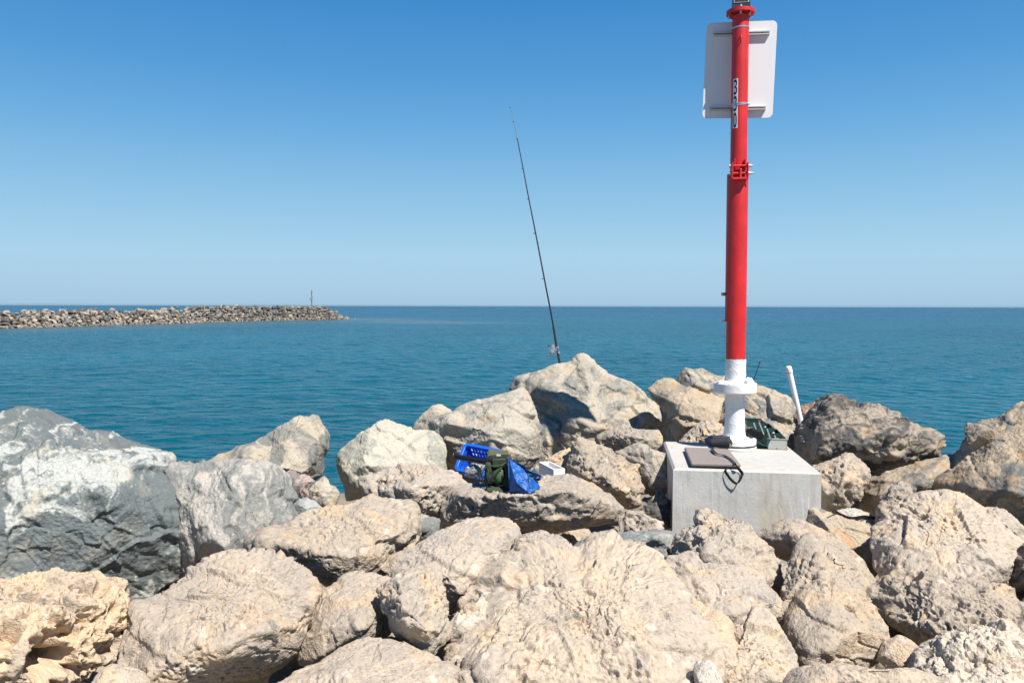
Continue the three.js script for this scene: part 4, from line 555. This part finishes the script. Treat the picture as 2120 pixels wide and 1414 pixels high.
// ---------------------------------------------------------------- things on the block
{
  const yaw = new THREE.Quaternion().setFromAxisAngle(V(0, 1, 0), byaw - 0.03);
  { // seat pad
    const p = [[1417, 928], [1523, 960], [1431, 962]].map(([x, y]) => onY(x, y, TOP + 0.03)), fl = p[2], fr = p[1], bl = p[0], w = 0.385, dep = Math.min(0.78, bl.distanceTo(fl)), q = new THREE.Quaternion().setFromAxisAngle(V(0, 1, 0), Math.atan2(fl.x - bl.x, fl.z - bl.z));
    const c = V(w / 2, 0, -dep / 2).applyQuaternion(q).add(fl), g = crumple(new RoundedBoxGeometry(w, 0.034, dep, 8, 0.016), v => { v.y += 0.006 * sst(0.1, dep / 2, v.z) + 0.004 * N3(v.x * 5, 1, v.z * 5); });
    const tex = canvas(256, 256, (x, W, H) => { const r = rng(8), im = x.createImageData(W, H); for (let i = 0; i < W * H; i++) { const k = 0.72 + 0.5 * r() * ((i % 4 < 2) ? 1 : 0.8); im.data.set([150 * k, 139 * k, 131 * k, 255], i * 4); } x.putImageData(im, 0, 0); }); tex.wrapS = tex.wrapT = THREE.RepeatWrapping; tex.repeat.set(2, 3);
    const pad = solo('seat_pad', g, new THREE.MeshStandardMaterial({ map: tex, color: rgb(0.85, 0.85, 0.85), roughness: 0.95 }), 'grey brown woven seat pad lying on the concrete block', 'seat pad', V(c.x, TOP + 0.022, c.z)); pad.quaternion.copy(q);
  }
  { // small black camera bag and its strap
    const c = onY(1494, 938, TOP), b = thing('camera_bag', 'small black zipped bag with a strap looping over the block edge', 'bag', V(c.x, TOP + 0.042, c.z - 0.05)), blk = std(0.018, 0.019, 0.024, 0.75), q = new THREE.Quaternion().setFromAxisAngle(V(0, 1, 0), byaw - 0.12), T = g => g.applyQuaternion(q);
    part('body', crumple(T(new RoundedBoxGeometry(0.21, 0.085, 0.12, 8, 0.041).translate(0, 0.045, 0)), v => { v.y += 0.012 * N3(v.x * 9, 2, v.z * 9) * clamp(v.y * 14, 0, 1); }), blk, b);
    part('flap', crumple(T(new RoundedBoxGeometry(0.165, 0.036, 0.085, 6, 0.0175).translate(0.006, 0.083, -0.008)), v => { v.y += 0.006 * N3(v.x * 12, 5, v.z * 12); }), std(0.024, 0.025, 0.032, 0.7), b);
    part('zip_line', T(G.box(0.205, 0.005, 0.118, 0, 0.045, 0, 0.002)), std(0.006, 0.006, 0.007, 0.5), b); part('buckle', T(G.box(0.012, 0.03, 0.012, 0.085, 0.03, 0.06, 0.003)), std(0.4, 0.4, 0.4, 0.4, { metalness: 0.6 }), b);
    const rel = (px, py, dd, y) => (y === undefined ? at(px, py, dd) : onY(px, py, y)).sub(b.position), ff = (px, py, o) => onPlane(px, py, FL.clone().addScaledVector(bw_, -o), bw_).sub(b.position);
    const P = [rel(1474, 928, 0, TOP + 0.06), rel(1482, 938, 0, TOP + 0.056), rel(1500, 943, 0, TOP + 0.054), rel(1513, 951, 0, TOP + 0.052), rel(1522, 960, 0, TOP + 0.05), ff(1531, 972, 0.012), ff(1537, 980, 0.012), ff(1535, 990, 0.026), ff(1527, 1001, 0.03), ff(1517, 996, 0.03), ff(1507, 984, 0.024), ff(1502.5, 975, 0.014), rel(1505, 969, 0, TOP + 0.012), rel(1512, 966, 0, TOP + 0.02)];
    part('strap', ribbon(P, 0.024, t => t < 0.36 ? V(0.35, 0, 1) : t < 0.5 ? V(0.7, 0.45, 0.5) : V(0.55, 0.65, 0.75), 120), std(0.022, 0.023, 0.026, 0.7), b);
  }
  { // open cantilever tackle box
    const c = onY(1610.5, 931.5, TOP), t = thing('tackle_box', 'open cantilever tackle box with grey base and dark green trays', 'tackle box', V(c.x, TOP, c.z)), grey = std(0.42, 0.41, 0.38, 0.55), green = std(0.006, 0.05, 0.042, 0.45), met = std(0.6, 0.6, 0.6, 0.35, { metalness: 0.8 }), q = new THREE.Quaternion().setFromAxisAngle(V(0, 1, 0), byaw - 0.05), T = g => g.applyQuaternion(q), L = 0.30, w = 0.165, h = 0.098;
    const tray = (x, y, W, H, D, z0) => T(G.merge([G.box(W, 0.005, D, x, y + 0.0025, z0 - D / 2), G.box(W, H, 0.005, x, y + H / 2, z0 - 0.0025), G.box(W, H, 0.005, x, y + H / 2, z0 - D + 0.0025), G.box(0.005, H, D, x - W / 2 + 0.0025, y + H / 2, z0 - D / 2), G.box(0.005, H, D, x + W / 2 - 0.0025, y + H / 2, z0 - D / 2)]));
    part('base', tray(0, 0.002, w, h, L, 0), grey, t); part('base_lip', T(G.merge([G.box(w + 0.006, 0.006, 0.008, 0, h, 0.001), G.box(0.008, 0.006, L, w / 2, h, -L / 2)])), grey, t); part('base_rivet', T(G.rod(V(0.0, 0.02, 0), V(0, 0.02, 0.006), 0.006)), met, t); 
    part('tray', tray(-0.03, h + 0.006, 0.13, 0.04, L - 0.03, -0.03), green, t); part('tray', tray(-0.105, h + 0.052, 0.14, 0.042, L - 0.03, -0.03), green, t); part('tray', tray(-0.185, h + 0.098, 0.15, 0.042, L - 0.03, -0.03), green, t);
    part('tray_contents', T(G.merge([G.box(0.05, 0.012, 0.1, -0.04, h + 0.04, -0.12, 0.004), G.box(0.06, 0.01, 0.05, -0.12, h + 0.092, -0.1, 0.003)])), std(0.6, 0.62, 0.66, 0.4), t); part('lure', T(G.box(0.03, 0.014, 0.02, -0.15, h + 0.146, -0.08, 0.006)), std(0.45, 0.04, 0.06, 0.5), t);
    const s = new THREE.Shape(); s.moveTo(-0.055, 0.098); s.lineTo(-0.075, 0.052); s.quadraticCurveTo(-0.105, 0.018, -0.135, 0.036); s.lineTo(-0.235, 0.10); s.lineTo(-0.235, 0.108); s.lineTo(-0.125, 0.046); s.quadraticCurveTo(-0.105, 0.032, -0.088, 0.056); s.lineTo(-0.07, 0.102);
    const lidG = new THREE.ExtrudeGeometry(s, { depth: L - 0.02, bevelEnabled: false }); lidG.translate(0, 0, -L + 0.02); part('lid', T(lidG), green, t);
    const s2 = new THREE.Shape(); s2.moveTo(-0.055, 0.098); s2.lineTo(-0.085, 0.034); s2.lineTo(-0.1, 0.028); s2.lineTo(-0.088, 0.1); const lidS = new THREE.ExtrudeGeometry(s2, { depth: 0.006, bevelEnabled: false }); part('lid_end', T(lidS), std(0.01, 0.065, 0.055, 0.5), t);
    const px = (x, y) => V((x - 1610.5) * 7.16 / F, (931.5 - y) * 7.16 / F, 0.004); for (const [a, b] of [[[1562, 876], [1567, 889]], [[1573, 875], [1583, 900]], [[1589, 888], [1596, 909]], [[1604, 901], [1607, 909]]]) part('link_bar', T(G.rod(px(...a), px(...b), 0.006, 0.006, 8).scale(1, 1, 0.5)), met, t);
  }
  { const c = onY(1629, 931.5, TOP); solo('pen', G.rod(V(-0.02, 0.005, 0.006), V(0.025, 0.005, -0.012), 0.005), std(0.03, 0.09, 0.3, 0.4), 'short blue pen lying beside the tackle box', 'pen', V(c.x, TOP, c.z - 0.02)); }
  { // folded blue cloth behind the mast foot
    const c = onY(1482, 921, TOP), g = new THREE.IcosahedronGeometry(1, 18); g.deleteAttribute('uv'); g.deleteAttribute('normal'); const h = mergeVertices(g); h.scale(0.085, 0.05, 0.08); solo('cloth_cap', crumple(h, v => { const n = 1 + 0.25 * fbm(v.x * 14, v.y * 20, v.z * 14, 3); v.multiplyScalar(n); v.y = Math.max(v.y, -0.03); }), std(0.10, 0.15, 0.24, 0.9), 'crumpled faded blue cloth cap beside the mast foot', 'cap', V(c.x, TOP + 0.032, c.z - 0.03));
  }
}

// ---------------------------------------------------------------- fishing gear among the boulders
{ // upright rod with its reel
  const D = 9.75, pts = [[1168, 800], [1160, 757], [1152, 715], [1143, 660], [1127, 577], [1109, 483], [1095, 412], [1083, 349], [1071, 287], [1064, 252], [1057, 221]].map(([x, y]) => at(x, y, D)), base = pts[0].clone(), rod = thing('fishing_rod', 'long black fishing rod with silver reel standing behind the peaked boulder', 'fishing rod', base), R = pts.map(p => p.sub(base)), px = D / F;
  const blk = std(0.014, 0.014, 0.016, 0.5), grip = std(0.02, 0.02, 0.022, 0.85), met = std(0.7, 0.7, 0.7, 0.3, { metalness: 0.8 }), pale = std(0.2, 0.21, 0.2, 0.5);
  const c = new THREE.CatmullRomCurve3(R), piece = (t0, t1, r0, r1, n) => { const a = []; for (let i = 0; i < n; i++) a.push(G.rod(c.getPoint(mix(t0, t1, i / n)), c.getPoint(mix(t0, t1, (i + 1) / n)), mix(r0, r1, i / n), mix(r0, r1, (i + 1) / n), 10)); return G.merge(a); };
  part('grip', piece(0, 0.27, 0.0165, 0.0135, 8), grip, rod); part('blank', piece(0.27, 0.8, 0.0105, 0.0055, 24), blk, rod); part('tip', piece(0.8, 1, 0.0042, 0.0024, 10), pale, rod);
  for (const [t, s] of [[0.4, 0.026], [0.5, 0.022], [0.6, 0.017], [0.7, 0.013], [0.8, 0.011], [0.9, 0.012], [0.995, 0.012]]) { const p = c.getPoint(t), g = new THREE.TorusGeometry(s * 0.55, 0.0022, 6, 16); g.rotateX(Math.PI / 2 - 0.25).translate(p.x - s * 0.7, p.y, p.z); part('guide_ring', G.merge([g, G.rod(p, p.clone().add(V(-s * 0.35, 0, 0)), 0.002)]), blk, rod); }
  const q = at(1143, 727, D).sub(base), k = px, tilt = -0.17, T = g => g.rotateZ(-0.13).translate(q.x, q.y, q.z + 0.02);
  const reel = part('reel', T(G.merge([G.cyl(2 * k, 5.5 * k, 9 * k, 0.5 * k, -7 * k, 0, 20), G.cyl(5.5 * k, 5.8 * k, 2 * k, 0, -1.6 * k, 0, 20)])), std(0.62, 0.58, 0.5, 0.4, { metalness: 0.3 }), rod);
  part('rotor', T(G.merge([G.cyl(5.6 * k, 5.6 * k, 6 * k, 0, 2 * k, 0, 24), G.rod(V(-5.4 * k, 0, 0), V(-7 * k, 9 * k, 0), 1 * k)])), met, reel); part('spool', T(G.cyl(4.4 * k, 5 * k, 6 * k, 0, 8.2 * k, 0, 24)), std(0.5, 0.55, 0.62, 0.35, { metalness: 0.5 }), reel); part('drag_knob', T(G.merge([G.cyl(2.6 * k, 2.2 * k, 2 * k, 0, 12.2 * k, 0, 16), G.box(4 * k, 1.4 * k, 1 * k, 0, 13.4 * k, 0)])), met, reel);
  part('foot', T(G.merge([G.tube([V(3.4 * k, -5 * k, 0), V(5.5 * k, -1 * k, 0), V(7.5 * k, 2 * k, 0), V(11.5 * k, 4 * k, 0)], 1.0 * k, 14, 8)])), met, reel); part('crank', T(G.merge([G.rod(V(4 * k, 3 * k, 2 * k), V(7 * k, 6 * k, 3 * k), 0.9 * k), G.rod(V(7 * k, 5 * k, 3 * k), V(7.6 * k, 10 * k, 3 * k), 1.1 * k)])), met, reel); part('bail', T(G.merge([G.rod(V(-7 * k, 9 * k, 0), V(-9.5 * k, 10 * k, 2 * k), 1.2 * k)])), blk, reel); part('trim_cap', T(G.cyl(1.6 * k, 1.6 * k, 2 * k, 3 * k, -3 * k, 4 * k, 12)), std(0.02, 0.08, 0.3, 0.4), reel);
  for (const [x, y] of [[1154.5, 719], [1156.5, 729.5]]) { const p = at(x, y, D).sub(base); part('reel_seat', G.rod(p.clone().add(V(0.0, -0.012, 0)), p.clone().add(V(-0.003, 0.012, 0)), 0.0172), met, rod); }
}
{ // thin rod standing up from the flange
  const M = onY(1521, 928, TOP), a = onPlane(1557, 798, V(M.x, 0, M.z - 0.06), V(0, 0, 1)), b = onPlane(1574, 749.5, V(M.x, 0, M.z - 0.06), V(0, 0, 1)), o = thing('thin_rod', 'thin black rod with a bead end sticking up from the white flange', 'rod', a), d = b.clone().sub(a); part('shaft', G.rod(V(0, 0, 0), d, 0.005, 0.0035, 8), std(0.02, 0.02, 0.02, 0.5), o); part('bead', new THREE.SphereGeometry(0.0085, 12, 8).translate(d.x, d.y, d.z), std(0.05, 0.04, 0.04, 0.5), o);
}
{ // white plastic pipe
  const D = 8.3, a = at(1664, 896, D), b = at(1633.5, 762, D), o = thing('plastic_pipe', 'white plastic pipe leaning upright between two boulders', 'pipe', a), d = b.clone().sub(a), w = std(0.78, 0.79, 0.83, 0.4), L = d.length(), q = new THREE.Quaternion().setFromUnitVectors(V(0, 1, 0), d.clone().normalize());
  const ring = new THREE.LatheGeometry([[0.0275, 0], [0.0275, L], [0.024, L], [0.024, 0], [0.0275, 0]].map(p => new THREE.Vector2(...p)), 32); ring.applyQuaternion(q); part('pipe', ring, w, o);
  const tape = new THREE.LatheGeometry([[0.002, L + 0.018], [0.018, L + 0.022], [0.027, L + 0.01], [0.0305, L - 0.002], [0.0305, L - 0.045], [0.028, L - 0.05]].map(p => new THREE.Vector2(...p)), 24); part('tape', crumple(tape.applyQuaternion(q), v => { v.x += 0.005 * N3(v.x * 60, v.y * 40, v.z * 60); v.z += 0.005 * N3(v.x * 60 + 9, v.y * 40, v.z * 60); }), std(0.8, 0.76, 0.74, 0.8), o);
  part('tape_edge', new THREE.TorusGeometry(0.0285, 0.003, 6, 24).rotateX(Math.PI / 2).translate(0, L - 0.05, 0).applyQuaternion(q), std(0.5, 0.28, 0.14, 0.7), o);
}
const slabAt = (px, py) => hit(px, py, Z.slab) ?? at(px, py, 6.1);
{ // blue basket lying tilted, opening towards the viewer
  const c = at(991, 953, 6.6), o = thing('basket', 'bright blue plastic basket tipped on its side among the boulders', 'basket', c), blue = std(0.004, 0.11, 0.60, 0.38), W = 0.325, Hh = 0.235, D = 0.17, tp = 0.84;
  const n = V(-0.2, 0.65, 0.75).normalize(), u = V(1, -0.12, 0.37); u.addScaledVector(n, -u.dot(n)).normalize(); const v = n.clone().cross(u), M = new THREE.Matrix4().makeBasis(u, v, n);
  const wall = (len, slots) => { const s = new THREE.Shape(); const k = len / 2; s.moveTo(-k, 0); s.lineTo(k, 0); s.lineTo(k * tp, -D); s.lineTo(-k * tp, -D); s.closePath(); for (const y of [-0.055, -0.115]) for (let i = 0; i < slots; i++) { const x = (i - (slots - 1) / 2) * len * 0.8 / slots, h = new THREE.Path(); h.absellipse(x, y, 0.006, 0.018, 0, 2 * Math.PI); s.holes.push(h); } return new THREE.ExtrudeGeometry(s, { depth: 0.003, bevelEnabled: false, curveSegments: 8 }); };
  const lean = Math.atan((1 - tp) * Hh / 2 / D), lean2 = Math.atan((1 - tp) * W / 2 / D), mk = (g, rz, off, ln) => { g.rotateX(Math.PI / 2 - ln); g.translate(0, 0, 0); g.translate(0, off, 0); g.rotateZ(rz); return g.applyMatrix4(M); };
  part('side', mk(wall(W, 9), 0, Hh / 2, lean), blue, o); part('side', mk(wall(W, 9), Math.PI, Hh / 2, lean), blue, o); part('end', mk(wall(Hh, 6), Math.PI / 2, W / 2, lean2), blue, o); part('end', mk(wall(Hh, 6), -Math.PI / 2, W / 2, lean2), blue, o);
  part('floor_panel', G.box(W * tp + 0.004, Hh * tp + 0.004, 0.004, 0, 0, -D).applyMatrix4(M), blue, o);
  const s = new THREE.Shape(), rr = 0.035, rect = (p, a, b, r) => { p.moveTo(-a + r, -b); p.lineTo(a - r, -b); p.absarc(a - r, -b + r, r, -Math.PI / 2, 0); p.lineTo(a, b - r); p.absarc(a - r, b - r, r, 0, Math.PI / 2); p.lineTo(-a + r, b); p.absarc(-a + r, b - r, r, Math.PI / 2, Math.PI); p.lineTo(-a, -b + r); p.absarc(-a + r, -b + r, r, Math.PI, 1.5 * Math.PI); };
  rect(s, W / 2 + 0.014, Hh / 2 + 0.014, 0.04); const hole = new THREE.Path(); rect(hole, W / 2 - 0.006, Hh / 2 - 0.006, 0.028); s.holes.push(hole); part('rim', new THREE.ExtrudeGeometry(s, { depth: 0.018, bevelEnabled: true, bevelSize: 0.003, bevelThickness: 0.003, bevelSegments: 2, curveSegments: 8 }).translate(0, 0, -0.012).applyMatrix4(M), blue, o);
}
{ // black folded rod case sticking out of the basket
  const a = at(938.5, 945, 6.48), b = at(1006, 957, 6.3), o = thing('rod_case', 'black folded rod poking out of the blue basket', 'rod case', a), d = b.clone().sub(a); part('tube', G.merge([G.rod(V(0, 0.012, 0), d.clone().add(V(0, 0.012, 0)), 0.012), G.rod(V(0.01, -0.01, 0.01), d.clone().add(V(0, -0.012, 0)), 0.011)]), std(0.012, 0.012, 0.016, 0.4), o); part('cap', new THREE.TorusGeometry(0.012, 0.004, 8, 16).rotateY(Math.PI / 2).translate(0, 0.012, 0), std(0.15, 0.15, 0.16, 0.4), o);
}
{ // grey plastic bag in the basket
  const c = at(983, 974, 6.42), g = new THREE.IcosahedronGeometry(1, 24); g.deleteAttribute('uv'); g.deleteAttribute('normal'); const h = mergeVertices(g); h.scale(0.085, 0.055, 0.06); h.rotateZ(0.35); solo('plastic_bag', crumple(h, v => { const n = 1 + 0.28 * fbm(v.x * 18, v.y * 18, v.z * 18, 3) + 0.12 * Math.abs(N3(v.x * 45, v.y * 45, v.z * 45)); v.multiplyScalar(n); }), new THREE.MeshStandardMaterial({ color: rgb(0.2, 0.21, 0.23), roughness: 0.3 }), 'crumpled grey plastic bag lying in the blue basket', 'plastic bag', c);
}
{ // green shoulder bag
  const p = slabAt(1030, 1012), o = thing('shoulder_bag', 'dark olive green shoulder bag with straps standing on the limestone slab', 'bag', p), olive = std(0.035, 0.048, 0.026, 0.85), dark = std(0.012, 0.016, 0.010, 0.85), light = std(0.05, 0.10, 0.045, 0.8), flap = std(0.075, 0.088, 0.052, 0.85), trim = std(0.09, 0.16, 0.07, 0.8), k = -p.z / F, q = (x, y, z = 0) => V((x - 1030) * k, (1014 - y) * k, z);
  const soft = (g, s, a = 0.012) => crumple(g, v => { const n = a * fbm(v.x * 12 + s, v.y * 12, v.z * 12, 3); v.x += n; v.y += n * 0.4; v.z += n; });
  part('body', soft(new RoundedBoxGeometry(54 * k, 66 * k, 0.17, 8, 0.045).translate(0, 36 * k, -0.085), 1, 0.02), dark, o);
  part('back_panel', soft(new RoundedBoxGeometry(12 * k, 64 * k, 0.15, 6, 0.02).rotateZ(-0.1).translate(20 * k, 36 * k, -0.05), 2), olive, o);
  part('top_flap', soft(new RoundedBoxGeometry(44 * k, 8 * k, 0.11, 6, 0.012).rotateX(0.95).rotateZ(-0.12).translate(0 * k, 66 * k, -0.045), 3, 0.006), flap, o);
  part('flap_patch', G.box(9 * k, 0.003, 5 * k).rotateX(0.95).rotateZ(-0.12).translate(2 * k, 66 * k + 0.012, -0.022), std(0.25, 0.27, 0.26, 0.6), o);
  part('side_panel', soft(new RoundedBoxGeometry(30 * k, 20 * k, 0.05, 5, 0.012).rotateX(0.1).translate(3 * k, 54 * k, -0.01), 6, 0.008), olive, o);
  const pk = new THREE.SphereGeometry(1, 32, 24); pk.scale(12 * k, 17 * k, 0.05); part('front_pocket', soft(pk.rotateZ(-0.25).translate(3 * k, 26 * k, 0.002), 4, 0.008), light, o);
  part('left_pocket', soft(new RoundedBoxGeometry(13 * k, 40 * k, 0.12, 5, 0.02).rotateZ(0.12).translate(-19 * k, 36 * k, -0.04), 5), olive, o);
  part('strap', ribbon([q(1017, 1000, 0.03), q(1020, 988, 0.055), q(1028, 975, 0.06), q(1038, 966, 0.04)], 0.028, V(1, 0.5, 0), 24), olive, o); part('strap', ribbon([q(1012, 970, 0.04), q(1010, 985, 0.05), q(1017, 1001, 0.05)], 0.022, V(1, 0.2, 0.3), 20), olive, o);
  part('strap', ribbon([q(998, 965, 0.02), q(993, 972, 0.03), q(991, 982, 0.03), q(996, 985, 0.02), q(1002, 972, 0.03), q(1008, 965, 0.03)], 0.02, V(0.2, 0.1, 1), 36), olive, o); part('strap', ribbon([q(1045, 958, 0.03), q(1051, 970, 0.03), q(1052, 990, 0.02), q(1050, 1008, 0.01), q(1042, 1019, 0.03)], 0.024, V(1, 0, 0.3), 30), olive, o);
  part('trim', G.merge([G.tube([q(1006, 962, 0.03), q(1020, 963, 0.05), q(1036, 962, 0.05), q(1048, 957, 0.03)], 0.0025, 30, 6), G.tube([q(1052, 962, 0.03), q(1053, 985, 0.03), q(1052, 1005, 0.02), q(1044, 1019, 0.03)], 0.0025, 30, 6), G.tube([q(1008, 1006, 0.03), q(1013, 988, 0.04), q(1010, 970, 0.05)], 0.0022, 30, 6)]), trim, o);
  part('buckle', G.box(7 * k, 5 * k, 0.012, -10 * k, 21 * k, 0.058, 0.003).rotateZ(0.0), dark, o); part('buckle', G.box(5 * k, 7 * k, 0.012, 11 * k, 28 * k, 0.045, 0.003), std(0.008, 0.008, 0.008, 0.5), o); part('clip', new THREE.TorusGeometry(3 * k, 0.003, 6, 16).translate(8 * k, 49 * k, 0.045), std(0.04, 0.04, 0.04, 0.4), o);
  part('base_flap', soft(new RoundedBoxGeometry(44 * k, 0.02, 0.09, 4, 0.008).rotateZ(-0.08).rotateX(0.2).translate(0, 1 * k, 0.035), 7, 0.01), olive, o);
}
{ // blue tote bag slumped on the slab
  const p = slabAt(1080, 1014), d = -p.z, o = thing('tote_bag', 'slumped bright blue tote bag on the limestone slab', 'tote bag', p), blue = std(0.004, 0.088, 0.34, 0.5, { side: THREE.DoubleSide }), L = (x, y, dd) => at(x, y, d + dd).sub(p);
  const A = L(1056, 1019, -0.03), B = L(1097, 1022, -0.08), C = L(1118, 1009, 0.03), D = L(1062, 1006, 0.16), P = L(1053, 949, 0.06), Q = L(1081, 968, 0.04), Q2 = L(1085, 963, 0.05), R = L(1093, 984, 0.0), S = L(1112, 996, 0.05), E = L(1070, 1000, -0.075);
  const tri = []; const sub = (a, b, c, n) => { if (!n) { tri.push(...a.toArray(), ...b.toArray(), ...c.toArray()); return; } const x = a.clone().lerp(b, 0.5), y = b.clone().lerp(c, 0.5), z = c.clone().lerp(a, 0.5); sub(a, x, z, n - 1); sub(x, b, y, n - 1); sub(z, y, c, n - 1); sub(x, y, z, n - 1); };
  const bag = (faces, s) => { tri.length = 0; for (const [a, b, c] of faces) sub(a, b, c, 5); const g = new THREE.BufferGeometry(); g.setAttribute('position', new THREE.Float32BufferAttribute(tri.slice(), 3)); g.computeBoundingSphere(); const bs = g.boundingSphere; return crumple(mergeVertices(g, 1e-5), v => { const dome = 0.03 * sst(1, 0.1, v.distanceTo(bs.center) / bs.radius); v.z += dome; const n = 0.02 * fbm(v.x * 8 + s, v.y * 9, v.z * 9, 3) + 0.006 * (1 - Math.abs(N3(v.x * 14, v.y * 22 + v.x * 18, v.z * 14 + s))); v.z += n; v.x += n * 0.4; v.y += n * 0.15; }); };
  part('front_panel', bag([[A, E, P], [E, B, R], [E, R, Q], [E, Q, P], [A, B, E]], 2), blue, o); part('side_panel', bag([[B, C, S], [B, S, R]], 3), blue, o); part('back_panel', bag([[D, P, A], [D, Q2, P], [D, C, S], [D, S, R], [D, R, Q2]], 2), blue, o);
  part('seam', G.tube([B, B.clone().lerp(R, 0.5).add(V(0.004, 0, 0.012)), R], 0.0022, 24, 6), std(0.003, 0.02, 0.1, 0.6), o); part('seam', G.tube([P, P.clone().lerp(A, 0.5).add(V(-0.003, 0, 0.01)), A], 0.004, 24, 6), blue, o);
  part('handle', ribbon([L(1087, 974, 0.03), L(1100, 979, 0.0), L(1116, 985, 0.0), L(1119, 990, 0.02), L(1112, 993, 0.05), L(1104, 989, 0.07)], 0.022, V(0.1, 0.9, 0.5), 36), blue, o);
}
{ // white foam box
  const y = EYE - 1.345, n = onY(1146, 972, y), o = thing('foam_box', 'open white foam box behind the limestone slab', 'foam box', V(n.x, y - 0.10, n.z)), w = std(0.78, 0.78, 0.76, 0.8), W = 0.105, L = 0.34, Hh = 0.10, t = 0.016, q = new THREE.Quaternion().setFromAxisAngle(V(0, 1, 0), 0.33), T = g => g.applyQuaternion(q);
  part('wall', T(G.box(W, Hh, t, W / 2, Hh / 2, -t / 2, 0.006)), w, o); part('wall', T(G.box(W, Hh, t, W / 2, Hh / 2, -L + t / 2, 0.006)), w, o); part('wall', T(G.box(t, Hh - 0.001, L - 0.004, t / 2, Hh / 2, -L / 2, 0.006)), w, o); part('wall', T(G.box(t, Hh - 0.001, L - 0.004, W - t / 2, Hh / 2, -L / 2, 0.006)), w, o); part('floor_panel', T(G.box(W - 0.004, 0.015, L - 0.004, W / 2, 0.01, -L / 2)), w, o);
  const s = solo('rubble_stone', lump(77, 18, 'tan', 0.5), rockMat.lime, 'stone under the white foam box', 'stone', V(n.x - 0.03, y - 0.10 - 0.2, n.z - 0.15), 'rubble stones in the gaps'); s.scale.set(0.55, 0.6, 0.55); s.rotation.set(0.1, 1, 0.1);
}
{ // black strap on the pale stone
  const s = (x, y, e = 0.006) => (hit(x, y, Z.pale) ?? at(x, y, 6.08)).clone().add(V(0, e, e)), b = s(1765, 1078), P = [[1724, 1059], [1735, 1066], [1750, 1073], [1765, 1076], [1785, 1075], [1800, 1074], [1816, 1076]].map(([x, y], i) => s(x, y, i === 4 ? 0.02 : 0.008).sub(b)); solo('strap', ribbon(P, 0.036, V(0.2, 1, 0.4), 50), std(0.02, 0.021, 0.024, 0.6), 'black webbing strap lying across the pale speckled stone', 'strap', b);
}
scene.traverse(o => { if (o.isMesh) { o.castShadow = true; o.receiveShadow = true; } });
renderer.render(scene, camera);
